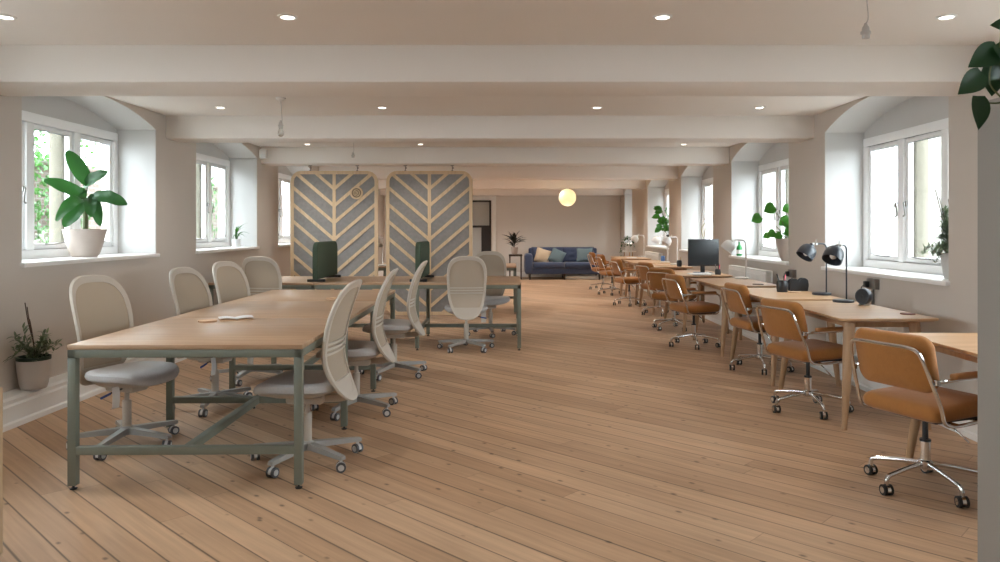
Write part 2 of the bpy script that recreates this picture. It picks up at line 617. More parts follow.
def smooth_path(pts, k=6):
    """Catmull-Rom through pts"""
    pts = [V(p) for p in pts]
    out = []
    for i in range(len(pts) - 1):
        p0 = pts[max(i - 1, 0)]
        p1, p2 = pts[i], pts[i + 1]
        p3 = pts[min(i + 2, len(pts) - 1)]
        for j in range(k):
            t = j / k
            out.append(0.5 * ((2 * p1) + (p2 - p0) * t + (2 * p0 - 5 * p1 + 4 * p2 - p3) * t * t + (3 * p1 - p0 - 3 * p2 + p3) * t ** 3))
    out.append(pts[-1])
    return out


# ------------------------------------------------------------------ room shell
ZC, ZB = 2.57, 2.33            # ceiling and beam soffit heights
XL, XR = -3.60, 3.20           # wall faces
Y0, Y1 = -4.4, 21.55
WXL, WXR = -4.00, 3.60         # window planes
BAYS_L = [(-0.7, 1.4), (2.4, 4.5), (5.54, 7.65), (8.63, 10.72), (11.7, 13.85), (15.0, 17.1), (18.3, 20.4)]
BAYS_R = [(-0.7, 1.4), (2.4, 4.5), (5.46, 7.6), (8.58, 10.8), (11.75, 13.95), (15.0, 17.3), (19.5, 20.75)]
SILL_L, SILL_R = 1.13, 1.00
SPR_L, SPR_R = 2.39, 2.355
WT_L, WT_R = 2.345, 2.28      # window head heights

MB().span((XL - 0.9, Y0, -0.1), (XR + 0.9, Y1 + 0.1, 0)).obj('floor', M['floor'], kind='structure')
MB().span((XL - 0.9, Y0, ZC), (XR + 0.9, Y1 + 0.1, ZC + 0.12)).obj('ceiling', M['ceil'], kind='structure')
MB().span((XL - 0.9, Y0 - 0.12, 0), (XR + 0.9, Y0, ZC)).obj('wall_back', M['wall'], kind='structure')


def arch_z(y, a, b, spr, crown=2.56):
    c, hw = (a + b) / 2, (b - a) / 2
    rise = crown - spr
    rad = (hw * hw + rise * rise) / (2 * rise)
    return crown - rad + math.sqrt(max(rad * rad - (y - c) ** 2, 0))


def side_wall(name, X, WX, bays, sill, spr, wtop):
    """plastered wall with deep arched window niches: wall face, reveals, soffits and tympana"""
    out = 1 if WX > X else -1
    XO = WX + out * 0.16
    mb = MB()
    nb = MB()
    bm = mb.bm

    def quad(m, *ps):
        m.bm.faces.new([m.bm.verts.new(p) for p in ps])
    ys = [Y0]
    for a, b in bays:
        ys += [a, b]
    ys.append(Y1)
    # piers as solid blocks
    for i in range(0, len(ys), 2):
        mb.span((X, ys[i], 0), (XO, ys[i + 1], ZC))
    for a, b in bays:
        mb.span((X, a, 0), (XO, b, sill - 0.035))
        n = 20
        prev = None
        for k in range(n + 1):
            y = a + (b - a) * k / n
            z = arch_z(y, a, b, spr)
            cur = (y, z)
            if prev:
                (yp, zp) = prev
                quad(mb, (X, yp, zp), (X, y, z), (X, y, ZC), (X, yp, ZC))
                quad(nb, (X, yp, zp), (X, y, z), (XO, y, z), (XO, yp, zp))
                quad(nb, (WX, yp, wtop), (WX, y, wtop), (WX, y, z), (WX, yp, zp))
                quad(nb, (WX + out * 0.1, yp, wtop), (WX + out * 0.1, y, wtop), (WX + out * 0.1, y, z), (WX + out * 0.1, yp, zp))
            prev = cur
        # thin plaster skins on the reveals
        for yy, s in ((a, 1), (b, -1)):
            nb.span((X + out * 0.004, yy, sill), (WX, yy + s * 0.004, spr))
    o = mb.obj(name, M['wall'], kind='structure', smooth=20)
    nb.obj('niche_lining', M['niche'], o, smooth=20)
    return o


side_wall('wall_left', XL, WXL, BAYS_L, SILL_L, SPR_L, WT_L)
side_wall('wall_right', XR, WXR, BAYS_R, SILL_R, SPR_R, WT_R)
MB().span((XL - 0.5, Y1, 0), (XR + 0.5, Y1 + 0.12, ZC)).obj('wall_far', M['wall_far'], kind='structure')

# beams across the ceiling
BEAMS = [(-1.4, -1.0), (1.8, 2.2), (4.85, 5.38), (7.87, 8.28), (10.9, 11.3), (14.2, 14.6), (17.55, 17.95), (20.96, 21.36)]
for i, (a, b) in enumerate(BEAMS):
    MB().span((XL - 0.02, a, ZB), (XR + 0.02, b, ZC + 0.01), 0.012).obj('ceiling_beam', M['ceil'], kind='structure')

# sills
k = 1
for side, bays, X, WX, z in (('left', BAYS_L, XL, WXL, SILL_L), ('right', BAYS_R, XR, WXR, SILL_R)):
    s = 1 if X > 0 else -1
    for a, b in bays:
        MB().span((X - s * 0.035, a - 0.02, z - 0.035), (WX + s * 0.02, b + 0.02, z), 0.008).obj('trim_%d' % k, M['trim'], kind='structure')
        k += 1

# boxed skirtings with a stepped moulding along both sides
for side, X, s in (('left', XL, 1), ('right', XR, -1)):
    mb = MB()
    prof = [(0, 0), (0.17, 0), (0.17, 0.035), (0.155, 0.045), (0.155, 0.15), (0.145, 0.165), (0.145, 0.19), (0.12, 0.205), (0.0, 0.215)]
    mb.prism([(X + s * x, Y0, z) for x, z in prof], (0, Y0, 0), (0, Y1, 0))
    mb.obj('baseboard_' + side, M['trim'], kind='structure', smooth=20)
MB().span((XL, Y1 - 0.02, 0), (XR, Y1, 0.14), 0.004).obj('baseboard_far', M['trim'], kind='structure')


def handle_mb(Y, z, X, s):
    mb = MB()
    mb.box((X - s * 0.008, Y, z), (0.012, 0.022, 0.05), 0.003)
    mb.tube(smooth_path([(X - s * 0.02, Y, z + 0.015), (X - s * 0.045, Y - 0.03, z + 0.005), (X - s * 0.05, Y - 0.05, z - 0.04), (X - s * 0.04, Y - 0.04, z - 0.10), (X - s * 0.045, Y - 0.02, z - 0.115)]), 0.007, 8)
    return mb


def stay_mb(Y, z, X, s):
    mb = MB()
    mb.tube(smooth_path([(X - s * 0.02, Y - 0.14, z), (X - s * 0.03, Y - 0.06, z - 0.005), (X - s * 0.03, Y + 0.06, z), (X - s * 0.045, Y + 0.13, z + 0.015), (X - s * 0.04, Y + 0.15, z + 0.04)]), 0.0055, 8)
    mb.box((X - s * 0.01, Y - 0.1, z - 0.004), (0.014, 0.03, 0.012), 0.002)
    return mb


def make_window(idx, a, b, WX, s, z0, z1):
    """three-light casement window; s = direction to the outside"""
    fr = MB()
    T = 0.075
    X0, X1 = WX - s * 0.012, WX + s * 0.085
    nl = 3 if b - a > 1.6 else 2
    mw = 0.10
    fr.span((X0, a, z0), (X1, b, z0 + T), 0.006)
    fr.span((X0, a, z1 - T), (X1, b, z1 + 0.01), 0.006)
    fr.span((X0, a, z0 + T), (X1, a + T, z1 - T), 0.006)
    fr.span((X0, b - T, z0 + T), (X1, b, z1 - T), 0.006)
    lw = (b - a - 2 * T - (nl - 1) * mw) / nl
    for i in range(1, nl):
        y = a + T + i * lw + (i - 1) * mw
        fr.span((X0, y, z0 + T), (X1, y + mw, z1 - T), 0.006)
    w = fr.obj('window_%d' % idx, M['frame'], kind='structure')
    for i in range(nl):
        y = a + T + i * (lw + mw)
        sb = MB()
        q = 0.042
        xa, xb = WX + s * 0.012, WX + s * 0.062
        zz0, zz1 = z0 + T, z1 - T
        sb.span((xa, y, zz0), (xb, y + lw, zz0 + q + 0.01), 0.006)
        sb.span((xa, y, zz1 - q), (xb, y + lw, zz1), 0.006)
        sb.span((xa, y, zz0 + q), (xb, y + q, zz1 - q), 0.006)
        sb.span((xa, y + lw - q, zz0 + q), (xb, y + lw, zz1 - q), 0.006)
        so = sb.obj('sash', M['frame'], w)
        MB().span((WX + s * 0.035, y + q - 0.004, zz0 + q), (WX + s * 0.041, y + lw - q + 0.004, zz1 - q)).obj('pane', M['glass'], so, smooth=0)
        handle_mb(y + lw - 0.02 if i < nl - 1 else y + 0.02, (z0 + z1) / 2 - 0.03, xa, s).obj('handle', M['steel'], so)
        stay_mb(y + lw / 2, zz0 + 0.05, xa, s).obj('casement_stay', M['steel'], so)
    # stone mullions of the outer wall
    sm = MB()
    for i in range(1, nl):
        y = a + T + i * lw + (i - 1) * mw
        sm.span((WX + s * 0.10, y - 0.02, z0 - 0.1), (WX + s * 0.22, y + mw + 0.02, z1 + 0.1), 0.02)
    sm.span((WX + s * 0.10, a - 0.1, z0 - 0.2), (WX + s * 0.26, b + 0.1, z0 - 0.005), 0.01)
    sm.obj('stone_surround', M['stone'], w)
    # daylight portal in the outer reveal: adds no light, only guides the sky
    L = bpy.data.lights.new('daylight_portal', 'AREA')
    L.shape = 'RECTANGLE'
    L.size = z1 - z0
    L.size_y = b - a
    L.energy = 1
    L.cycles.is_portal = True
    lo = bpy.data.objects.new('daylight_portal', L)
    lo.location = (WX + s * 0.30, (a + b) / 2, (z0 + z1) / 2)
    lo.rotation_euler = (0, R(90) * s, 0)
    COL.objects.link(lo)


k = 1
for bays, WX, s, z0, z1 in ((BAYS_L, WXL, -1, SILL_L, WT_L), (BAYS_R, WXR, 1, SILL_R, WT_R)):
    for a, b in bays:
        make_window(k, a, b, WX, s, z0, z1)
        k += 1

# ---- outside: paving, garden wall with ivy, facades
MB().span((-30, -10, -0.7), (-4.3, 40, -0.6)).obj('ground', M['pave'], kind='structure')
MB().span((3.95, -10, -0.7), (30, 40, -0.6)).obj('ground.001', M['pave'], kind='structure')
gw = MB().span((-7.4, 7.5, -0.6), (-7.1, 26, 2.35))
gw.span((-7.46, 7.45, 2.35), (-7.04, 26, 2.45), 0.01)
gw.obj('garden_wall', M['brick'], cat='wall', label='brick garden wall seen through the left windows')
iv = MB()
random.seed(3)
for i in range(5200):
    y = random.uniform(8.2, 12.2) if i % 2 else random.uniform(14, 22)
    z = random.uniform(0.2, 3.1)
    x = -7.0 + random.uniform(-0.05, 0.25) * (1 if z < 2.5 else 1.3)
    s_ = random.uniform(0.05, 0.11)
    a = random.uniform(0, 2 * PI)
    d = V((0.3 * random.random(), math.cos(a), math.sin(a) - 0.5)).normalized()
    iv.leaf((x, y, z), V((x, y, z)) + d * s_, s_ * 0.85, 0.01, side=V((0.4, -d.z, d.y)), n=2, heart=True)
iv.obj('ivy', M['leaf_bright'], smooth=0, kind='stuff', cat='ivy', label='bright green ivy climbing the wall outside the left windows')
pl = thing('garden_planter', 'dark square garden planter outside the first left window', 'planter', (-5.75, 9.35, -0.6))
MB().box((0, 0, 0.75), (0.5, 0.5, 1.5), 0.02).obj('box', M['pot_black'], pl)
hb = MB()
for i in range(500):
    a, b = random.uniform(0, 2 * PI), random.uniform(0.0, 1.4)
    c = V((math.cos(a) * math.cos(b) * .3, math.sin(a) * math.cos(b) * .3, 1.55 + math.sin(b) * .4)) * random.uniform(0.75, 1.0)
    c.z = max(c.z, 1.45)
    hb.leaf(c, c + V((random.uniform(-1, 1), random.uniform(-1, 1), random.uniform(-.3, 1))).normalized() * 0.07, 0.03, 0.005, n=2)
hb.obj('foliage', M['leaf_grey'], pl, smooth=0)

fc = thing('facade_building', 'cream stone building with dark windows across from the right windows', 'building', (11.0, 16, -0.6))
fm = MB()
fm.span((0, -9, 0), (3, 20, 2.6))
fm.span((0, -9, 4.6), (3, 20, 9))
ywin = [(-3.2, -1.8), (0.2, 1.6), (4.2, 5.6), (8.2, 9.6)]
prev = -9
for a, b in ywin:
    fm.span((0, prev, 2.6), (3, a, 4.6))
    prev = b
fm.span((0, prev, 2.6), (3, 20, 4.6))
fm.obj('wall', M['facade'], fc)
for a, b in ywin:
    f = MB()
    f.span((0.10, a, 2.6), (0.16, b, 2.7)).span((0.10, a, 4.5), (0.16, b, 4.6)).span((0.10, a, 2.6), (0.16, a + .08, 4.6)).span((0.10, b - .08, 2.6), (0.16, b, 4.6)).span((0.1, a, 3.58), (0.16, b, 3.63)).span((0.1, (a + b) / 2 - .03, 2.6), (0.16, (a + b) / 2 + .03, 4.6))
    fo = f.obj('window', M['frame'], fc)
    MB().span((0.17, a, 2.6), (0.19, b, 4.6)).obj('pane', M['darkglass'], fo)

# ------------------------------------------------------------------ far wall: black framed glass door
dr = MB()
dx0, dx1, dz1 = -2.0, -0.52, 2.2
DY = Y1 - 0.03
for x in (dx0, (dx0 + dx1) / 2 - .02, dx1 - 0.045):
    dr.span((x, DY - 0.05, 0), (x + 0.055, DY + 0.02, dz1))
dr.span((dx0, DY - 0.05, dz1 - 0.05), (dx1 + .01, DY + 0.02, dz1))
dr.span((dx0, DY - 0.05, 0), (dx1 + .01, DY + 0.02, 0.18))
dr.span((dx0, DY - 0.05, 1.42), (dx1 + .01, DY + 0.02, 1.48))
dr.span((dx1 - 0.27, DY - 0.045, 0.18), (dx1 - 0.045, DY + 0.02, 1.42))
do = dr.obj('door_1', M['black_plastic'], kind='structure')
MB().span((dx0, DY, 0.15), (dx1, DY + 0.01, dz1 - .02)).obj('pane', M['door_glass'], do)
cs = MB()
cs.span((dx1 + 0.01, DY - 0.02, 0), (dx1 + 0.15, DY + 0.02, dz1 + 0.13), 0.006)
cs.span((dx0 - 0.15, DY - 0.02, 0), (dx0, DY + 0.02, dz1 + 0.13), 0.006)
cs.span((dx0 - 0.15, DY - 0.024, dz1), (dx1 + 0.15, DY + 0.02, dz1 + 0.13), 0.006)
cs.obj('door_casing', M['trim'], do)

# ------------------------------------------------------------------ ceiling lights
DL = {4.2: 'row nearest the camera', 7.33: 'second row', 10.5: 'third row', 13.7: None, 16.9: None, 20.0: None}  # rows set to None are unseen, added to light the far end
xs = [(-2.82, 'outermost left'), (-1.24, 'inner left'), (0.86, 'inner right'), (2.45, 'outermost right')]
first = None
for Y, row in DL.items():
    for x, pos in xs:
        if Y == 10.5 and x == 0.86:
            continue
        lab = 'round recessed ceiling downlight, lit, %s in the %s' % (pos, row) if row else 'unseen downlight added behind the far ceiling beams to brighten the far end'
        if first is None:
            first = thing('recessed_downlight', lab, 'ceiling light', (x, Y, ZC), group='recessed ceiling downlights')
            MB().lathe([(0.036, 0.0), (0.036, -0.004), (0.040, -0.009), (0.050, -0.008), (0.055, -0.003), (0.055, 0.0)], n=32, closed=True).obj('trim_ring', M['trim'], first)
            MB().lathe([(0.0, -0.001), (0.036, -0.001), (0.036, -0.004), (0.0, -0.004)], n=24).obj('lens', M['downlight'], first)
            t = first
        else:
            t = copy_tree(first)
            t.location = (x, Y, ZC)
            t['label'] = lab
        L = bpy.data.lights.new('downlight_beam', 'SPOT')
        L.energy = 13 if Y < 8 else (20 if Y < 12 else 42)  # strongest in the added far rows, to lift the far wall
        L.spot_size = R(125)
        L.spot_blend = 0.8
        L.color = (1.0, 0.90, 0.80)
        L.shadow_soft_size = 0.04
        lo = bpy.data.objects.new('downlight_beam', L)
        lo.location = (x, Y, ZC - 0.02)
        COL.objects.link(lo)


def pendant(x, Y, zb, label, bulb, rose=True):
    t = thing('pendant_flex', label, 'pendant light', (x, Y, ZC))
    top = 0.0
    if rose:
        MB().lathe([(0.0, 0), (0.045, 0), (0.043, -0.012), (0.02, -0.028), (0.006, -0.034), (0.0, -0.034)]).obj('ceiling_rose', M['trim'], t)
    L = ZC - zb
    hb = 0.075 if bulb else 0.0
    hz = -L + hb
    MB().tube(smooth_path([(0, 0, -0.02), (0.008, 0, -L * .35), (0.012, 0, -L * .6), (0, 0, hz + 0.07)]), 0.0032, 6).obj('cord', M['pot_grey'], t)
    MB().lathe([(0.0, 0.075), (0.006, 0.075), (0.010, 0.062), (0.016, 0.055), (0.018, 0.035), (0.024, 0.034), (0.024, 0.022), (0.018, 0.02), (0.018, 0.0), (0.0, 0.0)], (0, 0, hz)).obj('lamp_holder', M['pot_grey'], t)
    if bulb:
        MB().lathe([(0.0, -0.075), (0.012, -0.073), (0.024, -0.062), (0.029, -0.045), (0.026, -0.028), (0.016, -0.010), (0.013, 0.004), (0.0, 0.004)], (0, 0, hz)).obj('bulb', M['bulb'], t)


pendant(-2.07, 6.8, 2.215, 'unlit clear bulb on a white flex above the left bench', True)
pendant(-2.08, 10.0, 2.33, 'small empty lamp holder on a flex before the third beam', False)
pendant(1.76, 3.7, 2.32, 'empty white lamp holder hanging nearest the camera at upper right', False)

gl = thing('globe_pendant', 'glowing round globe pendant lamp in front of the far wall', 'pendant light', P(567.5, 197.5, 17.0))
MB().lathe([(0.197 * math.sin(PI * i / 20), -0.197 * math.cos(PI * i / 20)) for i in range(21)], n=36).obj('globe_shade', M['globe'], gl)
gz = P(567.5, 197.5, 17.0).z
MB().cyl((0, 0, 0.19), (0, 0, ZC - gz), 0.002, n=6).obj('cord', M['trim'], gl)
MB().lathe([(0, 0.195), (0.03, 0.193), (0.03, 0.215), (0.008, 0.225), (0, 0.225)]).obj('cap', M['trim'], gl)
L = bpy.data.lights.new('globe_glow', 'POINT')
L.energy = 4
L.color = (1, .8, .55)
L.shadow_soft_size = 0.2
lo = bpy.data.objects.new('globe_glow', L)
lo.location = (P(567.5, 197.5, 17.0).x, 17.0, gz - 0.35)
COL.objects.link(lo)

sn = thing('motion_sensor', 'small white motion sensor box at the left end of a beam', 'sensor', (XL + 0.03, 10.72, 2.45))
MB().box((0.06, 0, 0), (0.11, 0.08, 0.135), 0.02).obj('housing', M['trim'], sn)
MB().box((0.07, -0.042, -0.025), (0.06, 0.012, 0.05), 0.005).obj('lens', M['pot_white'], sn)

# ------------------------------------------------------------------ long benches with sage steel frames
TZ = 0.768


def bench(name, label, ox, oy, nx, ny, along, mod, depth, rotz, leg_skip=()):
    """modules of tabletop along one axis sharing square-tube end frames. origin = near left corner"""
    t = thing(name, label, 'table', (ox, oy, 0), rotz)
    n = nx if along == 'x' else ny
    T = 0.026
    q = 0.043
    for i in range(n):
        a0, a1 = i * mod + 0.002, (i + 1) * mod - 0.002
        if along == 'x':
            MB().span((a0, 0, TZ - T), (a1, depth, TZ), 0.004).obj('tabletop', M['bench_top'], t)
        else:
            MB().span((0, a0, TZ - T), (depth, a1, TZ), 0.004).obj('tabletop', M['bench_top'], t)

    def S(a, b, c, d, z0, z1, bev=0.003):
        # a..b along, c..d across
        if along == 'x':
            return (a, c, z0), (b, d, z1), bev
        return (c, a, z0), (d, b, z1), bev
    ins = 0.003
    rails = MB()
    for c in (ins, depth - ins - q):
        rails.span(*S(ins, n * mod - ins, c, c + q, TZ - T - q, TZ - T))
    for i in range(n + 1):
        a = min(max(i * mod - q / 2, ins), n * mod - ins - q)
        rails.span(*S(a, a + q, ins, depth - ins, TZ - T - q, TZ - T))
    rails.obj('top_frame', M['sage'], t)
    for i in range(n + 1):
        a = min(max(i * mod - q / 2, ins), n * mod - ins - q)
        for c in (ins, depth - ins - q):
            lg = MB().span(*S(a, a + q, c, c + q, 0.022, TZ - T - q)).obj('leg', M['sage'], t)
            x, y = (a + q / 2, c + q / 2) if along == 'x' else (c + q / 2, a + q / 2)
            MB().lathe([(0, 0.0), (0.018, 0.0), (0.02, 0.006), (0.006, 0.01), (0.006, 0.03), (0, 0.03)], (x, y, 0)).obj('levelling_foot', M['black_plastic'], lg)
        MB().span(*S(a, a + q, ins + q, depth - ins - q, 0.185, 0.185 + q)).obj('crossbar', M['sage'], t)
    for i in range(n):
        a = i * mod + q / 2 + (ins if i == 0 else 0)
        b = (i + 1) * mod - q / 2 - (ins if i == n - 1 else 0)
        MB().span(*S(a, b, depth / 2 - q / 2, depth / 2 + q / 2, 0.185, 0.185 + q)).obj('spine_bar', M['sage'], t)
    return t


bench('bench_table', 'long oak bench table with sage steel frame at the left, running away', -2.335, 3.955, 1, 3, 'y', 1.2, 1.24, R(0.8))
bench('bench_table', 'oak bench table with sage frame set crosswise before the acoustic screens', -3.42, 8.52, 3, 1, 'x', 1.187, 1.2, 0)
bench('bench_table', 'oak bench table with sage frame standing behind the acoustic screens', -2.25, 12.25, 2, 1, 'x', 1.187, 1.2, 0)


# ------------------------------------------------------------------ pale mesh-back chairs
def hw_back(z):
    zc, h, w, kk, n = 0.725, 0.35, 0.215, 0.10, 2.7
    q = max(-1, min(1, (z - zc) / h))
    n = 3.2 if q > 0 else 2.7
    s = abs(q) ** (n / 2)
    return w * (1 + kk * q) * max(0.0, 1 - s * s) ** (1 / n)


def back_y(z, x=0):
    zl = 0.64
    if z > zl:
        y = -0.180 - 0.125 * ((z - zl) / 0.44) ** 1.7
    else:
        y = -0.180 - 0.105 * ((zl - z) / 0.27) ** 1.7
    return y + 0.45 * x * x


def outline(s, yo):
    pts = []
    zc, h, w, kk, n = 0.725, 0.35, 0.215, 0.10, 2.7
    for i in range(64):
        a = 2 * PI * i / 64
        ca, sa = math.cos(a), math.sin(a)
        n = 3.2 if sa > 0 else 2.7
        qz = math.copysign(abs(sa) ** (2 / n), sa)
        qx = math.copysign(abs(ca) ** (2 / n), ca)
        x = w * (1 + kk * qz) * qx * s
        z = zc + h * qz * s
        pts.append(V((x, back_y(z, x) + yo, z)))
    return pts


def caster_mb(c, a, r=0.028):
    """twin wheels + hood; c = axle centre on the arm end, a = heading"""
    tyre, hub = MB(), MB()
    dx, dy = math.cos(a), math.sin(a)
    for s in (-1, 1):
        p = V(c) + V((dx, dy, 0)) * s * 0.016
        tyre.tube([p - V((dx, dy, 0)) * 0.008, p + V((dx, dy, 0)) * 0.008], r, 18)
        hub.tube([p + V((dx, dy, 0)) * s * 0.008, p + V((dx, dy, 0)) * s * 0.010], r * 0.62, 14)
    hub.cyl(V(c) + V((0, 0, 0.0)), V(c) + V((0, 0, 0.055)), 0.008, n=10)
    # hood: a half ring between the wheels
    rings = []
    ty = V((-dy, dx, 0))
    for i in range(9):
        th = R(-10 + 200 * i / 8)
        o = V(c) + ty * math.cos(th) * r * 1.02 + V((0, 0, 1)) * math.sin(th) * r * 1.02
        i_ = V(c) + ty * math.cos(th) * r * 0.6 + V((0, 0, 1)) * math.sin(th) * r * 0.6
        d = V((dx, dy, 0)) * 0.009
        rings.append([o - d, o + d, i_ + d, i_ - d])
    hub.ring_loft(rings)
    return tyre, hub


def make_white_chair(label, group):
    t = thing('mesh_back_chair', label, 'chair', group=group)
    # back frame ring
    o1, o2 = outline(1.0, 0.012), outline(1.0, -0.012)
    i1, i2 = outline(0.885, 0.007), outline(0.885, -0.010)
    m1 = outline(1.02, 0.0)
    mb = MB()
    mb.ring_loft([[m1[i], o1[i], i1[i], i2[i], o2[i]] for i in range(64)], closed=True)
    mb.obj('back_frame', M['beige_plastic'], t)
    # stretched mesh
    rows = []
    for i in range(23):
        z = 0.50 + (1.045 - 0.50) * i / 22
        h_ = hw_back(0.725 + (z - 0.725) / 0.9) * 0.9
        rows.append([V((h_ * s / 5, back_y(z, h_ * s / 5) + 0.002, z)) for s in range(-5, 6)])
    MB().slab_grid(rows, 0.002, (0, -1, 0)).obj('back_mesh', M['mesh_back'], t)
    # solid lower shell
    rows = []
    for i in range(9):
        z = 0.402 + (0.50 - 0.402) * i / 8
        h_ = max(0.02, hw_back(0.725 + (z - 0.725) / 0.93) * 0.93)
        rows.append([V((h_ * s / 5, back_y(z, h_ * s / 5) + 0.004, z)) for s in range(-5, 6)])
    MB().slab_grid(rows, 0.012, (0, -1, 0)).obj('lower_back_shell', M['beige_plastic'], t)
    # lumbar bands
    for z in (0.66, 0.69, 0.72):
        h_ = hw_back(z) * 0.87
        MB().slab_grid([[V((h_ * s / 5, back_y(z + dz, h_ * s / 5) - 0.004, z + dz)) for s in range(-5, 6)] for dz in (-0.007, 0.007)], 0.006, (0, -1, 0)).obj('lumbar_band', M['beige_plastic'], t)
    # seat cushion
    rings = []
    n = 36

    def seat_ring(s, z):
        out = []
        for i in range(n):
            a = 2 * PI * i / n
            ca, sa = math.cos(a), math.sin(a)
            x = 0.25 * math.copysign(abs(ca) ** 0.75, ca) * s * (1 + 0.04 * sa)
            y = 0.245 * math.copysign(abs(sa) ** 0.75, sa) * s + 0.045
            zz = z - 0.03 * max(0, (y - 0.16) / 0.13) ** 2 + 0.012 * (x / 0.25) ** 2
            out.append(V((x, y, zz)))
        return out
    sp = [(0.55, 0.425), (0.88, 0.428), (0.975, 0.44), (1.0, 0.458), (0.985, 0.476), (0.93, 0.488), (0.80, 0.492), (0.45, 0.486), (0.1, 0.484)]
    MB().ring_loft([seat_ring(s, z) for s, z in sp]).obj('seat', M['seat_grey'], t)
    sp = [(0.30, 0.395), (0.62, 0.40), (0.84, 0.417), (0.90, 0.429)]
    MB().ring_loft([seat_ring(s, z) for s, z in sp]).obj('seat_shell', M['beige_plastic'], t)
    mb = MB()
    mb.box((0, 0.0, 0.375), (0.14, 0.22, 0.05), 0.015)
    rows = smooth_path([(0, -0.02, 0.375), (0, -0.14, 0.378), (0, -0.21, 0.385), (0, -0.262, 0.40)])
    mb.tube(rows, 0.026, 8, flat=0.45)
    mb.obj('mechanism', M['beige_plastic'], t)
    lv = MB().tube(smooth_path([(0.06, 0.03, 0.375), (0.14, 0.035, 0.372), (0.17, 0.035, 0.362)]), 0.005, 8).obj('lever', M['black_plastic'], t)
    MB().tube([(0.165, 0.035, 0.364), (0.235, 0.035, 0.350)], 0.008, 8, flat=0.6).obj('lever_grip', M['blue'], lv)
    MB().cyl((0, 0, 0.09), (0, 0, 0.29), 0.027).cyl((0, 0, 0.29), (0, 0, 0.37), 0.015).obj('gas_column', M['beige_plastic'], t)
    # base: flat bar arms
    mb = MB()
    mb.lathe([(0, 0.072), (0.038, 0.072), (0.042, 0.08), (0.042, 0.115), (0.034, 0.125), (0, 0.125)])
    for i in range(5):
        a = R(90 + 72 * i)
        ux, uy = V((math.cos(a), math.sin(a), 0)), V((-math.sin(a), math.cos(a), 0))
        rg = []
        for r_, hw, z0, z1 in ((0.02, 0.026, 0.078, 0.118), (0.16, 0.023, 0.076, 0.108), (0.325, 0.019, 0.070, 0.094), (0.338, 0.016, 0.072, 0.090)):
            rg.append([ux * r_ + uy * hw + V((0, 0, z0)), ux * r_ + uy * hw * 0.85 + V((0, 0, z1)), ux * r_ - uy * hw * 0.85 + V((0, 0, z1)), ux * r_ - uy * hw + V((0, 0, z0))])
        mb.ring_loft(rg)
    mb.obj('star_base', M['base_grey'], t)
    for i in range(5):
        a = R(90 + 72 * i)
        c = (0.315 * math.cos(a), 0.315 * math.sin(a), 0.0285)
        ty, hu = caster_mb(c, a + 0.5 + i)
        co = hu.obj('caster', M['caster_hub'], t)
        ty.obj('wheel', M['caster'], co)
    # paper tag left hanging from the seat
    tg = MB()
    tg.slab_grid([[V((0.205 + dx, 0.12, z)) + V((0, 0.004 * math.sin(z * 40), 0)) for dx in (-0.028, 0.0, 0.028)] for z in (0.29, 0.33, 0.37, 0.42)], 0.001, (0, 1, 0))
    tg.obj('paper_tag', M['paper'], t)
    return t


WC = [  # X, Y, facing angle (deg from +X), label
    (-2.44, 4.79, -18, 'pale mesh-back swivel chair nearest the camera on the left of the long bench', 'wall'),
    (-2.28, 5.82, -12, 'pale mesh-back swivel chair, second from the camera on the wall side of the long bench', 'wall'),
    (-2.38, 6.90, -18, 'pale mesh-back swivel chair, farthest of those on the wall side of the long bench', 'wall'),
    (-1.20, 4.46, 177, 'pale mesh-back swivel chair nearest the camera on the aisle side of the long bench', 'aisle'),
    (-1.16, 5.70, 181, 'pale mesh-back swivel chair in the middle of the aisle side of the long bench', 'aisle'),
    (-1.09, 7.12, 179, 'pale mesh-back swivel chair farthest back on the aisle side of the long bench', 'aisle'),
    (-0.49, 8.60, 95, 'pale mesh-back swivel chair seen from behind at the crosswise bench, right end', 'cross'),
    (-0.24, 9.82, -85, 'pale mesh-back swivel chair behind the crosswise bench, facing the camera', 'cross'),
    (-2.72, 8.50, 85, 'pale mesh-back swivel chair pushed to the crosswise bench close to the left wall', 'cross'),
]
first = None
for x, y, fa, lab, g in WC:
    if first is None:
        t = first = make_white_chair(lab, 'pale mesh-back chairs around the benches')
    else:
        t = copy_tree(first)
        t['label'] = lab
    t.location = (x, y, 0)
    t.rotation_euler = (0, 0, R(fa - 90))


# ------------------------------------------------------------------ orange chairs with chrome frames
def rounded_panel(w, h, t, r, bow=0.0, n=8):
    """rings of a soft rounded rectangle cushion in the xz plane, thickness along y"""
    def ring(s, y):
        out = []
        for cx, cz, a0 in ((w / 2 - r, h / 2 - r, 0), (-w / 2 + r, h / 2 - r, 90), (-w / 2 + r, -h / 2 + r, 180), (w / 2 - r, -h / 2 + r, 270)):
            for k in range(n):
                a = R(a0 + 90 * k / (n - 1))
                x, z = (cx + r * math.cos(a)), (cz + r * math.sin(a))
                x, z = x - math.copysign(s, x) if abs(x) > s else x, z - math.copysign(s, z) if abs(z) > s else z
                out.append(V((x, y + bow * (x * x) * 4, z)))
        return out
    e = t * 0.3

    def cap(y):
        return [V((p.x * 0.5, y, p.z * 0.5)) for p in ring(e, y)]
    return [cap(-t / 2 - 0.004 + bow * 0.02), ring(e, -t / 2), ring(e * 0.3, -t / 2 + e * 0.45), ring(0, -t / 2 + e * 1.1), ring(0, t / 2 - e * 1.1), ring(e * 0.3, t / 2 - e * 0.45), ring(e, t / 2), cap(t / 2 + 0.006)]


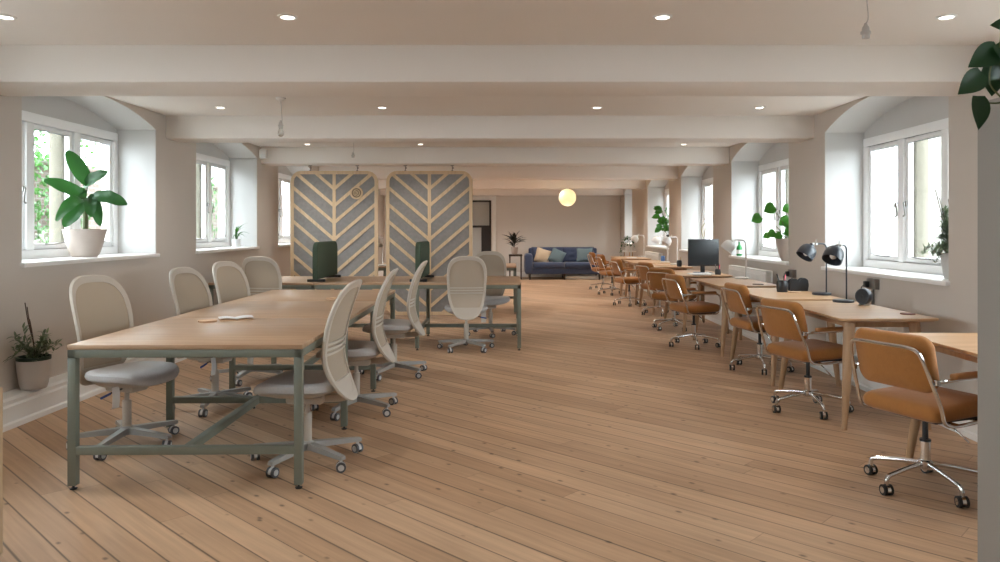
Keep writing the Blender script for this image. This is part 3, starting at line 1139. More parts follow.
def make_orange_chair(label, group):
    t = thing('office_armchair', label, 'chair', group=group)
    # back cushion, slightly reclined
    rg = rounded_panel(0.46, 0.295, 0.06, 0.065, 0.10)
    rot = Matrix.Translation(V((0, -0.243, 0.700))) @ Matrix.Rotation(R(12), 4, 'X')
    MB().ring_loft([[rot @ p for p in r] for r in rg]).obj('backrest', M['orange'], t)
    # seat cushion
    rg = rounded_panel(0.46, 0.45, 0.088, 0.04, 0.0)
    rot = Matrix.Translation(V((0, 0.01, 0.457))) @ Matrix.Rotation(R(2), 4, 'X') @ Matrix.Rotation(R(90), 4, 'X')
    MB().ring_loft([[rot @ p for p in r] for r in rg]).obj('seat', M['orange'], t)
    MB().box((0, 0.01, 0.407), (0.40, 0.38, 0.012), 0.004).obj('seat_board', M['black_plastic'], t)
    # chrome loop: behind the backrest, down both sides, forward under the seat
    loop = [(-0.18, 0.205, 0.398), (-0.215, 0.15, 0.398), (-0.245, 0.0, 0.398), (-0.25, -0.13, 0.40), (-0.25, -0.185, 0.425), (-0.25, -0.21, 0.50), (-0.235, -0.256, 0.62), (-0.215, -0.297, 0.735), (-0.195, -0.309, 0.772), (-0.15, -0.316, 0.787), (0, -0.318, 0.788),
            (0.15, -0.316, 0.787), (0.195, -0.309, 0.772), (0.215, -0.297, 0.735), (0.235, -0.256, 0.62), (0.25, -0.21, 0.50), (0.25, -0.185, 0.425), (0.25, -0.13, 0.40), (0.245, 0.0, 0.398), (0.215, 0.15, 0.398), (0.18, 0.205, 0.398)]
    MB().tube(smooth_path(loop, 4), 0.0095, 10).obj('tube_frame', M['chrome'], t)
    mb = MB()
    mb.tube([(-0.25, -0.08, 0.398), (0.25, -0.08, 0.398)], 0.009, 8)
    mb.tube([(-0.235, 0.12, 0.396), (0.235, 0.12, 0.396)], 0.009, 8)
    mb.box((0, 0.01, 0.385), (0.13, 0.2, 0.022), 0.005)
    mb.obj('under_seat_frame', M['chrome'], t)
    for s in (-1, 1):
        ar = MB()
        ar.tube(smooth_path([(s * 0.25, -0.236, 0.625), (s * 0.262, -0.20, 0.63), (s * 0.265, -0.10, 0.632), (s * 0.265, 0.10, 0.632), (s * 0.262, 0.175, 0.625), (s * 0.258, 0.205, 0.59), (s * 0.255, 0.205, 0.50), (s * 0.25, 0.195, 0.43), (s * 0.235, 0.15, 0.398)], 4), 0.0095, 10)
        ar.lathe([(0, -.014), (.015, -.014), (.015, .014), (0, .014)], (s * 0.25, -0.236, 0.625), 12)
        ao = ar.obj('arm_frame', M['chrome'], t)
        MB().box((s * 0.265, 0.0, 0.650), (0.042, 0.30, 0.030), 0.013, seg=3).obj('arm_pad', M['armpad'], ao)
    MB().cyl((0, 0, 0.135), (0, 0, 0.25), 0.0255).obj('gas_column', M['chrome'], t)
    MB().cyl((0, 0, 0.25), (0, 0, 0.262), 0.028).cyl((0, 0, 0.262), (0, 0, 0.38), 0.0145).obj('column_collar', M['black_plastic'], t)
    MB().tube(smooth_path([(0.05, 0.0, 0.378), (0.13, 0.0, 0.37), (0.20, 0.01, 0.325), (0.24, 0.01, 0.30)]), 0.005, 8).obj('lever', M['chrome'], t)
    mb = MB()
    mb.lathe([(0, 0.105), (0.034, 0.105), (0.038, 0.115), (0.036, 0.145), (0.028, 0.152), (0, 0.152)])
    for i in range(5):
        a = R(54 + 72 * i)
        c, s = math.cos(a), math.sin(a)
        mb.tube(smooth_path([(0.02 * c, 0.02 * s, 0.132), (0.12 * c, 0.12 * s, 0.122), (0.235 * c, 0.235 * s, 0.104), (0.272 * c, 0.272 * s, 0.095), (0.285 * c, 0.285 * s, 0.075), (0.285 * c, 0.285 * s, 0.052)], 4), 0.0125, 10,
                flat=0.95)
    mb.obj('star_base', M['chrome'], t)
    for i in range(5):
        a = R(54 + 72 * i)
        c = (0.285 * math.cos(a), 0.285 * math.sin(a), 0.0285)
        ty, hu = caster_mb(c, a + 0.9 + 1.7 * i)
        co = hu.obj('caster', M['chrome'], t)
        ty.obj('wheel', M['black_rubber'], co)
    return t


OC = [
    (2.22, 4.00, 23, 'ochre orange chair with chrome frame, nearest the camera on the right'),
    (2.28, 5.72, 18, 'ochre orange chrome chair at the desk with the small black fan'),
    (2.46, 7.36, 8, 'ochre orange chrome chair tucked under the desk with two black lamps beyond'),
    (2.18, 8.85, 12, 'ochre orange chrome chair at the desk holding a white lamp beside the monitor'),
    (2.27, 10.35, 36, 'ochre orange chrome chair turned away, just left of the monitor desk'),
    (2.42, 12.1, 18, 'ochre orange chrome chair half hidden behind the turned-away chair'),
    (2.18, 13.6, 12, 'ochre orange chrome chair, third from the sofa in the right row'),
    (2.17, 15.8, 10, 'ochre orange chrome chair, second from the sofa in the right row'),
    (2.15, 17.2, 6, 'ochre orange chrome chair closest to the blue sofa'),
]
first = None
for x, y, fa, lab in OC:
    if first is None:
        t = first = make_orange_chair(lab, 'ochre chairs along the right-hand desks')
    else:
        t = copy_tree(first)
        t['label'] = lab
    t.location = (x, y, 0)
    t.rotation_euler = (0, 0, R(fa - 90))


# ------------------------------------------------------------------ oak desks along the right wall
def make_desk(label, group):
    t = thing('oak_desk', label, 'desk', group=group)
    Lx, Ly = 0.68, 1.27
    # top with underside chamfer, corners rounded
    def ring(ins, z, r=0.02):
        out = []
        for cx, cy, a0 in ((Lx - r, Ly - r, 0), (r, Ly - r, 90), (r, r, 180), (Lx - r, r, 270)):
            for k in range(4):
                a = R(a0 + 30 * k)
                x, y = cx + r * math.cos(a), cy + r * math.sin(a)
                x += ins if x < Lx / 2 else -ins
                y += ins if y < Ly / 2 else -ins
                out.append(V((x, y, z)))
        return out
    MB().ring_loft([ring(0.03, TZ - 0.028), ring(0.0, TZ - 0.014), ring(0.0, TZ - 0.002), ring(0.002, TZ)]).obj('desktop', M['oak'], t)
    ap = MB()
    ap.span((0.10, 0.13, TZ - 0.075), (0.125, Ly - 0.13, TZ - 0.028), 0.003)
    ap.span((Lx - 0.125, 0.13, TZ - 0.075), (Lx - 0.10, Ly - 0.13, TZ - 0.028), 0.003)
    ap.span((0.13, 0.13, TZ - 0.075), (Lx - 0.13, 0.155, TZ - 0.028), 0.003)
    ap.span((0.13, Ly - 0.155, TZ - 0.075), (Lx - 0.13, Ly - 0.13, TZ - 0.028), 0.003)
    ap.obj('apron', M['oak_leg'], t)
    for sx in (0, 1):
        for sy in (0, 1):
            tx, ty = (0.115 if sx == 0 else Lx - 0.115), (0.12 if sy == 0 else Ly - 0.12)
            bx, by = (0.04 if sx == 0 else Lx - 0.06), (0.035 if sy == 0 else Ly - 0.035)
            rg = []
            for f, r in ((0.0, 0.038), (0.35, 0.034), (0.7, 0.026), (1.0, 0.019)):
                x, y, z = tx + (bx - tx) * f, ty + (by - ty) * f, (TZ - 0.03) * (1 - f)
                rg.append([V((x + r * math.cos(2 * PI * k / 12) * (1.0), y + r * math.sin(2 * PI * k / 12), z)) for k in range(12)])
            MB().ring_loft(rg).obj('leg', M['oak_leg'], t)
    return t


DX = 2.265
DK = [
    (2.30, 3.15, 'oak desk nearest the camera on the right, partly cut off by the frame'),
    (DX, 5.12, 'oak desk carrying the small black fan and a round coaster'),
    (DX + .01, 6.55, 'oak desk holding a black pen pot and black letter rack'),
    (DX, 8.08, 'oak desk with a white lamp on its far right corner, in front of the monitor'),
    (DX, 9.85, 'oak desk with the black monitor and keyboard on it'),
    (DX + .02, 12.05, 'oak desk with a white lamp and black pen cup, beyond the monitor'),
    (DX, 13.6, 'oak desk with a white lamp and blue cup, farther back'),
    (DX, 15.45, 'oak desk farthest back in the right row, nearest the sofa'),
]
first = None
for x, y, lab in DK:
    if first is None:
        t = first = make_desk(lab, 'oak desks along the right wall')
    else:
        t = copy_tree(first)
        t['label'] = lab
    t.location = (x, y, 0)
    t.rotation_euler = (0, 0, R(0.3))


# ------------------------------------------------------------------ desk lamps
def make_lamp(label, m, post_m, group, pr_=0.0065):
    t = thing('desk_lamp', label, 'lamp', group=group)
    MB().lathe([(0, 0), (0.082, 0), (0.085, 0.004), (0.085, 0.016), (0.080, 0.021), (0, 0.021)], n=32).obj('lamp_base', m, t)
    MB().tube(smooth_path([(0.05, 0, 0.018), (0.05, 0, 0.40), (0.047, 0, 0.445), (0.03, 0, 0.468), (0, 0, 0.475), (-0.05, 0, 0.475)], 5), pr_, 10).obj('post', m, t)
    j = MB()
    j.lathe([(0, -0.02), (0.011, -0.02), (0.011, 0.02), (0, 0.02)], (-0.065, 0, 0.475), 12, (R(90), 0, 0))
    j.lathe([(0, -0.012), (0.009, -0.012), (0.009, 0.012), (0, 0.012)], (-0.095, 0, 0.478), 12, (R(90), 0, 0))
    j.tube([(-0.065, 0, 0.475), (-0.105, 0, 0.465)], 0.008, 8)
    j.tube([(-0.07, 0, 0.48), (-0.05, 0.01, 0.515)], 0.004, 6)
    jo = j.obj('joint', post_m, t)
    mt = Matrix.Translation(V((-0.105, 0, 0.462))) @ Matrix.Rotation(R(38), 4, 'Y')
    pr = [(0.010, 0.012), (0.022, 0.008), (0.026, -0.010), (0.052, -0.020), (0.070, -0.042), (0.079, -0.072), (0.081, -0.105), (0.079, -0.135), (0.0765, -0.135), (0.077, -0.10), (0.066, -0.05), (0.048, -0.028), (0.010, -0.022)]
    sh = MB().lathe(pr, n=28, rot=mt, closed=True).obj('lamp_shade', m, t)
    MB().lathe([(0, -0.025), (0.016, -0.03), (0.018, -0.055), (0.030, -0.085), (0.026, -0.105), (0.012, -0.118), (0, -0.12)], n=16, rot=mt).obj('bulb', M['pot_white'], sh)
    return t


lb = make_lamp('black dome desk lamp on the farther desk, left of its twin', M['lamp_black'], M['chrome'], 'black desk lamps')
lb.location = (2.91, 6.98, TZ)
lb.rotation_euler = (0, 0, R(14))
l2 = copy_tree(lb)
l2['label'] = 'black dome desk lamp standing beside the small round black fan'
l2.location = (2.80, 6.28, TZ)
l2.rotation_euler = (0, 0, R(38))
lw = make_lamp('white dome desk lamp right of the monitor', M['lamp_white'], M['lamp_white'], 'white desk lamps', 0.009)
lw.location = (2.86, 9.22, TZ)
lw.rotation_euler = (0, 0, R(-10))
for x, y, r, lab in ((2.84, 12.85, 20, 'white dome desk lamp directly left of the monitor'),
                     (2.86, 13.75, -20, 'white dome desk lamp with a blue cup at its base'),
                     (2.90, 16.4, 10, 'white dome desk lamp nearest the sofa')):
    c = copy_tree(lw)
    c['label'] = lab
    c.location = (x, y, TZ)
    c.rotation_euler = (0, 0, R(r))

# fan
fn = thing('desk_fan', 'small round black desk fan standing on an oak desk', 'fan', (2.85, 6.02, TZ), R(30))
fn.scale = (0.84, 0.84, 0.84)
rot = Matrix.Translation(V((0, 0, 0.085))) @ Matrix.Rotation(R(-90), 4, 'Y')
MB().lathe([(0.0, -0.035), (0.055, -0.035), (0.072, -0.028), (0.078, -0.012), (0.078, 0.022), (0.072, 0.034), (0.066, 0.034), (0.066, 0.026), (0, 0.024)], n=32, rot=rot).obj('housing', M['lamp_black'], fn)
g = MB()
for rr in (0.015, 0.03, 0.045, 0.058):
    g.tube([rot @ V((rr * math.cos(2 * PI * k / 24), rr * math.sin(2 * PI * k / 24), 0.034)) for k in range(24)], 0.0015, 5, closed=True)
for k in range(12):
    a = 2 * PI * k / 12
    g.tube([rot @ V((0.012 * math.cos(a), 0.012 * math.sin(a), 0.034)), rot @ V((0.068 * math.cos(a + .4), 0.068 * math.sin(a + .4), 0.034))], 0.0015, 5)
g.lathe([(0, .03), (.014, .03), (.014, .037), (0, .037)], n=16, rot=rot)
g.obj('grille', M['black_plastic'], fn)
MB().box((0, 0.03, 0.008), (0.07, 0.018, 0.016), 0.005).box((0, -0.03, 0.008), (0.07, 0.018, 0.016), 0.005).obj('feet', M['caster_hub'], fn)


def disc(name, label, cat, x, y, z, r, h, m, group=None):
    MB().lathe([(0, 0), (r * .97, 0), (r, h * .3), (r, h * .8), (r * .97, h), (0, h)], n=28).obj(name, m, loc=(x, y, z), label=label, cat=cat, group=group)


disc('coaster', 'dark round coaster on the desk near the small black fan', 'coaster', 2.86, 5.38, TZ, 0.05, 0.008, mat('rust_coaster', (0.16, 0.06, 0.04), 0.6))
disc('coaster', 'round pale wood coaster on the near half of the long bench', 'coaster', -1.99, 4.95, TZ, 0.06, 0.012, M['kraft'])
disc('coaster', 'round pale wood coaster on the far part of the long bench', 'coaster', -1.55, 6.55, TZ, 0.045, 0.012, M['kraft'])
disc('coaster', 'round wood coaster on the desk holding the pen pot', 'coaster', 2.75, 7.22, TZ, 0.06, 0.01, M['kraft'])
disc('coaster', 'small wood coaster on the corner of the lamp desk before the pen pot desk', 'coaster', 2.74, 8.25, TZ, 0.06, 0.01, M['ply_dark'])

mz = thing('magazine', 'open booklet with curled pages lying on the long bench', 'booklet', (-1.85, 5.08, TZ), R(25))
rows = []
MB().box((0, 0, 0.003), (0.21, 0.15, 0.006), 0.001).obj('cover', M['kraft'], mz)
rows = [[V((x, y, 0.008 + 0.010 * abs(math.sin(x * 22)))) for y in (-0.07, 0, 0.07)] for x in (-0.11, -0.08, -0.05, -0.02, 0.0, 0.02, 0.05, 0.08, 0.11)]
MB().slab_grid(rows, 0.001, (0, 0, 1)).obj('pages', M['paper'], mz)

# pen pots, racks
def pen_pot(label, x, y, r=0.045, h=0.1, m=None, tools=('pink', 'black_plastic', 'steel')):
    t = thing('pen_pot', label, 'pen pot', (x, y, TZ))
    MB().lathe([(0, 0), (r * 0.9, 0), (r, h * 0.3), (r, h * 0.7), (r * .85, h), (r * .78, h), (r * .9, h * .6), (r * .85, 0.01), (0, 0.008)], n=24).obj('pot', m or M['black_plastic'], t)
    for i, tm in enumerate(tools):
        a = i * 2.1 + .6
        MB().tube([(0.006 * math.cos(a), 0.006 * math.sin(a), 0.012), (r * 0.9 * math.cos(a), r * .9 * math.sin(a), h + 0.055 + 0.01 * i)], 0.006, 8).obj('pen', M[tm], t)


pen_pot('black pen pot with a pink marker on the desk near the letter rack', 2.66, 7.3, 0.055, 0.11)
pen_pot('round black pen pot left of the white lamp by the monitor', 2.80, 9.85 + .2, 0.04, 0.075, tools=('pink', 'steel', 'black_plastic'))
pen_pot('tall black pen cup on the desk just behind the monitor', 2.78, 12.25, 0.042, 0.10, tools=('brass',))
lr = thing('letter_rack', 'black double-humped letter rack on an oak desk by the wall', 'letter rack', (2.86, 7.42, TZ), R(0))
for yy in (-0.03, 0.03):
    poly = []
    for i in range(25):
        u = i / 24
        x = -0.095 + 0.19 * u
        z = 0.09 + 0.035 * abs(math.sin(u * 2 * PI)) ** 0.6 * (0.9 if u < .5 else 1.1)
        if i in (0, 24):
            z = 0.06
        poly.append(V((x, yy, z)))
    poly += [V((0.085, yy, 0.0)), V((-0.085, yy, 0.0))]
    MB().prism(poly, (0, 0, 0), (0, 0.006, 0)).obj('hump_panel', M['black_plastic'], lr)
MB().box((0, 0.003, 0.004), (0.17, 0.066, 0.008), 0.001).obj('base_plate', M['black_plastic'], lr)

# monitor desk
mo = thing('monitor', 'black computer monitor, switched off, on an oak desk', 'monitor', (2.70, 10.42, TZ), R(6))
MB().box((0, 0, 0.285), (0.44, 0.03, 0.375), 0.006).obj('screen_housing', M['black_plastic'], mo)
MB().box((0, -0.0155, 0.288), (0.415, 0.002, 0.345)).obj('screen', M['screen'], mo)
MB().box((0, 0.03, 0.14), (0.06, 0.025, 0.27), 0.006).obj('stand', M['black_plastic'], mo)
MB().box((0, 0.02, 0.006), (0.22, 0.18, 0.012), 0.005).obj('stand_base', mat('slate_blue_stand', (0.05, 0.07, 0.12), 0.3), mo)
kb = thing('keyboard', 'pale slim keyboard in front of the monitor', 'keyboard', (2.60, 10.12, TZ), R(3))
MB().box((0, 0, 0.007), (0.36, 0.12, 0.012), 0.004).obj('keyboard_body', M['paper'], kb)
kk = MB()
for r_ in range(4):
    for c_ in range(13):
        kk.box((-0.162 + c_ * 0.027, -0.042 + r_ * 0.028, 0.015), (0.022, 0.022, 0.005), 0.001)
kk.obj('keys', M['pot_white'], kb)
ms = thing('computer_mouse', 'white rounded mouse on a dark mat before the monitor', 'mouse', (2.62, 9.93, TZ + 0.004))
MB().lathe([(0.0, 0.0), (0.05, 0.0), (0.055, 0.008), (0.048, 0.022), (0.028, 0.032), (0, 0.035)], n=24).obj('mouse_shell', M['trim'], ms)
MB().box((0, 0.01, 0.034), (0.008, 0.02, 0.006), 0.002).obj('scroll_wheel', M['black_plastic'], ms)
MB().box((0, 0, 0.002), (0.24, 0.12, 0.004), 0.001).obj('mouse_mat', M['caster'], loc=(2.56, 9.95, TZ), cat='mouse mat', label='dark grey mat lying under the white mouse')
MB().lathe([(0, 0), (0.032, 0), (0.036, 0.05), (0.033, 0.11), (0.029, 0.11), (0.031, 0.05), (0.028, 0.006), (0, 0.006)], n=20).obj('paper_cup', M['label_blue'], loc=(2.86, 13.95, TZ), cat='cup', label='blue cup at the foot of a white lamp')
MB().box((0, 0, 0.004), (0.21, 0.29, 0.008), 0.002).obj('notebook', M['kraft'], loc=(2.60, 12.6, TZ), rotz=R(12), cat='notebook', label='tan notebook on the desk behind the monitor')
MB().box((0, 0, 0.004), (0.21, 0.29, 0.008), 0.002).obj('notebook', M['paper'], loc=(2.6, 15.9, TZ), rotz=R(-8), cat='notebook', label='pale notebook on the farthest desk of the right row')

# sockets and conduit
for x, y, z, lab in ((XR - 0.0, 6.55, 0.90, 'steel wall socket with black plug below the right sill by the fan'),
                     (XR - 0.0, 8.42, 0.88, 'steel wall socket with black plug behind the pen pot')):
    so = thing('wall_socket', lab, 'socket', (x, y, z), group='steel wall sockets')
    MB().box((-0.022, 0, 0), (0.044, 0.15, 0.09), 0.004).obj('back_box', M['steel'], so)
    MB().cyl((-0.015, 0.02, -0.045), (-0.015, 0.02, -0.70), 0.011, n=12).obj('conduit', M['steel'], so)
    pg = MB().box((-0.06, 0.045, -0.005), (0.04, 0.05, 0.055), 0.01).obj('plug', M['black_plastic'], so)
    MB().tube(smooth_path([(-0.08, 0.045, -0.01), (-0.11, 0.03, -0.04), (-0.10, -0.01, -0.10), (-0.06, -0.02, -0.18)]), 0.004, 6).obj('plug_cord', M['black_plastic'], pg)


# radiators
def radiator(label, y0, y1, z0=0.30, z1=0.87):
    t = thing('radiator', label, 'radiator', (XR - 0.155, 0, 0), group='white radiators under the right windows')
    mb = MB()
    mb.span((0, y0, z0), (0.015, y1, z1), 0.004)
    mb.span((0.075, y0, z0), (0.09, y1, z1), 0.004)
    n = int((y1 - y0) / 0.05)
    for i in range(n):
        y = y0 + (i + 0.5) * (y1 - y0) / n
        mb.span((-0.006, y - 0.014, z0 + 0.04), (0.0, y + 0.014, z1 - 0.04), 0.003)
    mb.obj('panel', M['trim'], t)
    g = MB()
    g.span((0.0, y0 + .005, z1 - 0.002), (0.09, y1 - .005, z1 + 0.012), 0.003)
    g.obj('top_grille', M['trim'], t)
    f = MB()
    n = int((y1 - y0) / 0.08)
    for i in range(n):
        y = y0 + (i + 0.5) * (y1 - y0) / n
        f.span((0.016, y - 0.002, z0 + 0.02), (0.074, y + 0.002, z1 - 0.01))
    f.obj('fins', M['trim'], t)
    MB().cyl((0.04, y0 + 0.05, z0), (0.04, y0 + 0.05, 0.21), 0.009).cyl((0.04, y1 - 0.05, z0), (0.04, y1 - 0.05, 0.21), 0.009).obj('pipes', M['trim'], t)


radiator('white panel radiator beneath the sill with the green bottle', 8.9, 10.4)
radiator('white panel radiator under the sill with the fiddle-leaf plant', 15.3, 16.8)
radiator('white panel radiator behind the desk with the fan', 5.8, 7.2, 0.26, 0.62)


# ------------------------------------------------------------------ acoustic screens hanging from a beam
def make_screen(label, emblem, x0, x1, name='acoustic_screen'):
    Yc = 11.2
    z0, z1 = 0.10, 2.245
    t = thing(name, label, 'screen', ((x0 + x1) / 2, Yc, 0), group='hanging acoustic screens')
    W = x1 - x0
    r = 0.16
    hw = W / 2

    def rr(ins, y):
        out = []
        rad = r - ins
        for cx, cz, a0 in ((hw - r, z1 - r, 0), (-hw + r, z1 - r, 90), (-hw + r, z0 + r, 180), (hw - r, z0 + r, 270)):
            for k in range(7):
                a = R(a0 + 15 * k)
                out.append(V((cx + rad * math.cos(a), y, cz + rad * math.sin(a))))
        return out
    MB().ring_loft([rr(0.02, -0.015), rr(0.02, 0.015)]).obj('felt_panel', M['felt'], t)
    fb = 0.048
    MB().ring_loft([[a, b, c, d] for a, b, c, d in zip(rr(0, -0.03), rr(0, 0.03), rr(fb, 0.03), rr(fb, -0.03))], closed=True).obj('outer_frame', M['ply'], t)
    MB().span((-0.024, -0.027, z0 + 0.03), (0.024, 0.027, z1 - 0.03)).obj('centre_bar', M['ply'], t)
    # chevron slats clipped to the frame
    sl = 0.86
    bw = 0.046 * math.sqrt(1 + sl * sl)
    pitch = 0.252
    X0, X1 = 0.02, hw - 0.02
    for s in (-1, 1):
        mb = MB()
        i = 0
        zc = z1 - 0.215 + 6 * 0.0
        zc = z1 + 0.002
        z = zc
        while z > z0 - 0.7:
            # parallelogram from centre (X0, z) rising outward
            poly = [(X0, z - bw / 2), (X1, z - bw / 2 + sl * (X1 - X0)), (X1, z + bw / 2 + sl * (X1 - X0)), (X0, z + bw / 2)]
            # clip to z range
            def clip(poly, zl, keep_below):
                out = []
                for k in range(len(poly)):
                    a, b = poly[k], poly[(k + 1) % len(poly)]
                    ia = (a[1] <= zl) if keep_below else (a[1] >= zl)
                    ib = (b[1] <= zl) if keep_below else (b[1] >= zl)
                    if ia:
                        out.append(a)
                    if ia != ib:
                        f = (zl - a[1]) / (b[1] - a[1])
                        out.append((a[0] + f * (b[0] - a[0]), zl))
                return out
            c = clip(clip(poly, z1 - 0.02, True), z0 + 0.02, False) if poly else []
            # keep clear of the rounded corners
            if len(c) >= 3:
                kx = []
                for (x, zz) in c:
                    if x > hw - r and zz > z1 - r:
                        d = math.hypot(x - (hw - r), zz - (z1 - r))
                        if d > r - 0.01:
                            f = (r - 0.01) / d
                            x, zz = hw - r + (x - hw + r) * f, z1 - r + (zz - z1 + r) * f
                    if x > hw - r and zz < z0 + r:
                        d = math.hypot(x - (hw - r), zz - (z0 + r))
                        if d > r - 0.01:
                            f = (r - 0.01) / d
                            x, zz = hw - r + (x - hw + r) * f, z0 + r + (zz - z0 - r) * f
                    kx.append((x, zz))
                mb.prism([V((s * x, -0.0255, zz)) for x, zz in kx], (0, 0, 0), (0, 0.051, 0))
            z -= pitch
        mb.obj('chevron_slats', M['ply'], t, smooth=0)
    for sx in (-0.36, 0.34):
        h = MB()
        h.cyl((sx, 0, z1 - 0.01), (sx, 0, ZB), 0.006, n=10)
        h.box((sx, 0, z1 + 0.004), (0.03, 0.03, 0.01), 0.003)
        h.box((sx, 0, ZB - 0.006), (0.05, 0.03, 0.01), 0.002)
        h.box((sx + .012, -.012, z1 + 0.045), (0.022, 0.02, 0.02), 0.004)
        h.obj('hanging_bracket', M['steel'], t)
    if emblem:
        ex, ez = P(357, 193, Yc).x - (x0 + x1) / 2, P(357, 193, Yc).z
        e = MB()
        for ra, rb in ((0.096, 0.070), (0.052, 0.042)):
            rg = []
            for k in range(40):
                a = 2 * PI * k / 40
                c, s_ = math.cos(a), math.sin(a)
                rg.append([V((ex + ra * c, -0.048, ez + ra * s_)), V((ex + ra * c, -0.026, ez + ra * s_)), V((ex + rb * c, -0.026, ez + rb * s_)), V((ex + rb * c, -0.048, ez + rb * s_))])
            e.ring_loft(rg, closed=True)
        em = e.obj('round_emblem', M['ply'], t)
        MB().lathe([(0, 0.026), (0.075, 0.026), (0.075, 0.034), (0, 0.034)], (ex, 0, ez), 32, (R(90), 0, 0)).obj('emblem_ground', M['ply_dark'], em)
        # the D within
        d = MB()
        path = [V((ex - 0.02, -0.046, ez + 0.028)), V((ex - 0.02, -0.046, ez - 0.028))]
        d.tube(path, 0.006, 6)
        d.tube([V((ex - 0.02 + 0.042 * math.sin(PI * k / 12), -0.046, ez + 0.028 * math.cos(PI * k / 12))) for k in range(13)], 0.006, 6)
        d.lathe([(0, -0.003), (0.009, -0.003), (0.009, 0.003), (0, 0.003)], (ex, -0.046, ez), 12, (R(90), 0, 0))
        d.obj('emblem_letter', M['ply'], em)
    return t


s1a, s1b = (291 - CX) * 11.2 / F, (378 - CX) * 11.2 / F
s2a, s2b = (386.5 - CX) * 11.2 / F, (472.5 - CX) * 11.2 / F
make_screen('grey felt and plywood chevron screen with a round emblem, the left of two', True, s1a, s1b)
make_screen('grey felt and plywood chevron screen without emblem, the right of two', False, s2a, s2b)


# green felt desk dividers
def divider(label, x):
    t = thing('desk_divider', label, 'divider', (x, 8.64, TZ), group='green felt dividers on the crosswise bench')
    Ld, h = 1.0, 0.46
    def ring(ins, x_):
        out = []
        r = 0.10 - ins
        for cy, cz, a0 in ((Ld - 0.10, h - 0.10, 0), (0.10, h - 0.10, 90)):
            for k in range(7):
                a = R(a0 + 15 * k)
                out.append(V((x_, cy + r * math.cos(a), cz + r * math.sin(a))))
        out.append(V((x_, ins, 0.03 + ins)))
        out.append(V((x_, Ld - ins, 0.03 + ins)))
        return out
    MB().ring_loft([ring(0.012, -0.032), ring(0, -0.022), ring(0, 0.022), ring(0.012, 0.032)]).obj('felt_panel', M['green_felt'], t)
    for yy in (0.06, Ld - 0.12):
        MB().box((0, yy, 0.015), (0.20, 0.06, 0.030), 0.004).obj('foot_clamp', M['black_plastic'], t)


divider('dark green felt desk divider on the crosswise bench, left one', -2.235)
divider('dark green felt desk divider on the crosswise bench, right one beside the aisle chair', -1.05)

# ------------------------------------------------------------------ sofa and lounge corner
SX, SY = 0.43, 20.35
sf = thing('sofa', 'navy blue two-seat sofa against the far wall', 'sofa', (SX, SY, 0))
W = 2.17
SM = M['navy']
MB().box((W / 2, 0.46, 0.23), (W - 0.04, 0.84, 0.17), 0.04).obj('sofa_base', SM, sf)
for x in (0.11, W - 0.11):
    MB().box((x, 0.45, 0.425), (0.22, 0.88, 0.55), 0.07, seg=4).obj('armrest', SM, sf)
MB().box((W / 2, 0.84, 0.52), (W - 0.24, 0.14, 0.66), 0.05, seg=4).obj('back_frame', SM, sf)
for i in range(2):
    cx = 0.22 + (W - 0.44) * (0.25 + 0.5 * i)
    cw = (W - 0.44) / 2 - 0.01
    MB().box((cx, 0.38, 0.385), (cw, 0.74, 0.17), 0.06, seg=4).obj('seat_cushion', SM, sf)
    bc = MB()
    n = 14
    rows = []
    fr, bk = [], []
    for a in range(n + 1):
        zr = []
        for b in range(n + 1):
            u, v = a / n, b / n
            puff = (math.sin(PI * u) * math.sin(PI * v)) ** 0.35 * 0.10
            for (tu, tv) in ((0.3, 0.35), (0.7, 0.35), (0.3, 0.7), (0.7, 0.7), (.5, .52)):
                puff -= 0.045 * math.exp(-(((u - tu) * 1.0) ** 2 + (v - tv) ** 2) / 0.004)
            zr.append(V((cx - cw / 2 - .02 + (cw + .04) * u, 0.70 - puff + 0.10 * v, 0.44 + 0.43 * v)))
        rows.append(zr)
    bc.slab_grid(rows, 0.10, (0, 1, 0))
    bc.obj('back_cushion', SM, sf, smooth=60)
for x in (0.14, W - 0.14, W / 2):
    for y in (0.08, 0.82):
        MB().cyl((x, y, 0), (x, y, 0.15), 0.018, 0.026, n=12).obj('leg', M['dark_wood'], sf)


def cushion(label, c, w, h, rx, rz, ry, m):
    mb = MB()
    n = 12
    mt = Matrix.Translation(V(c)) @ Euler((R(rx), R(ry), R(rz))).to_matrix().to_4x4()
    f, b = [], []
    for a in range(n + 1):
        rf, rb = [], []
        for q in range(n + 1):
            u, v = a / n * 2 - 1, q / n * 2 - 1
            pf = 0.075 * ((1 - u * u) * (1 - v * v)) ** 0.4
            k = 1 - 0.06 * (1 - abs(u)) * abs(v) - 0.06 * (1 - abs(v)) * abs(u)
            x, z = u * w / 2 * k, v * h / 2 * k
            rf.append(mt @ V((x, -pf, z)))
            rb.append(mt @ V((x, pf, z)))
        f.append(rf)
        b.append(rb)
    mb.grid(f)
    mb.grid(b)
    mb.obj('throw_cushion', m, smooth=60, cat='cushion', label=label, group='throw cushions on the sofa')


cushion('cream square cushion leaning at the left end of the navy sofa', (SX + 0.50, SY + 0.42, 0.635), 0.42, 0.42, -18, 8, 18, M['cream'])
cushion('dusty teal cushion tilted beside the cream one on the navy sofa', (SX + 0.90, SY + 0.38, 0.625), 0.40, 0.40, -20, -6, 24, M['teal'])
cushion('dusty teal cushion at the right end of the navy sofa', (SX + 1.66, SY + 0.40, 0.655), 0.44, 0.40, -18, -4, 0, M['teal'])
ub = MB().box((0, 0, 0.05), (1.0, 0.25, 0.09), 0.01)
ub.obj('storage_box', M['paper'], loc=(SX + 1.62, SY + 0.26, 0), cat='box', label='long pale box pushed under the navy sofa')

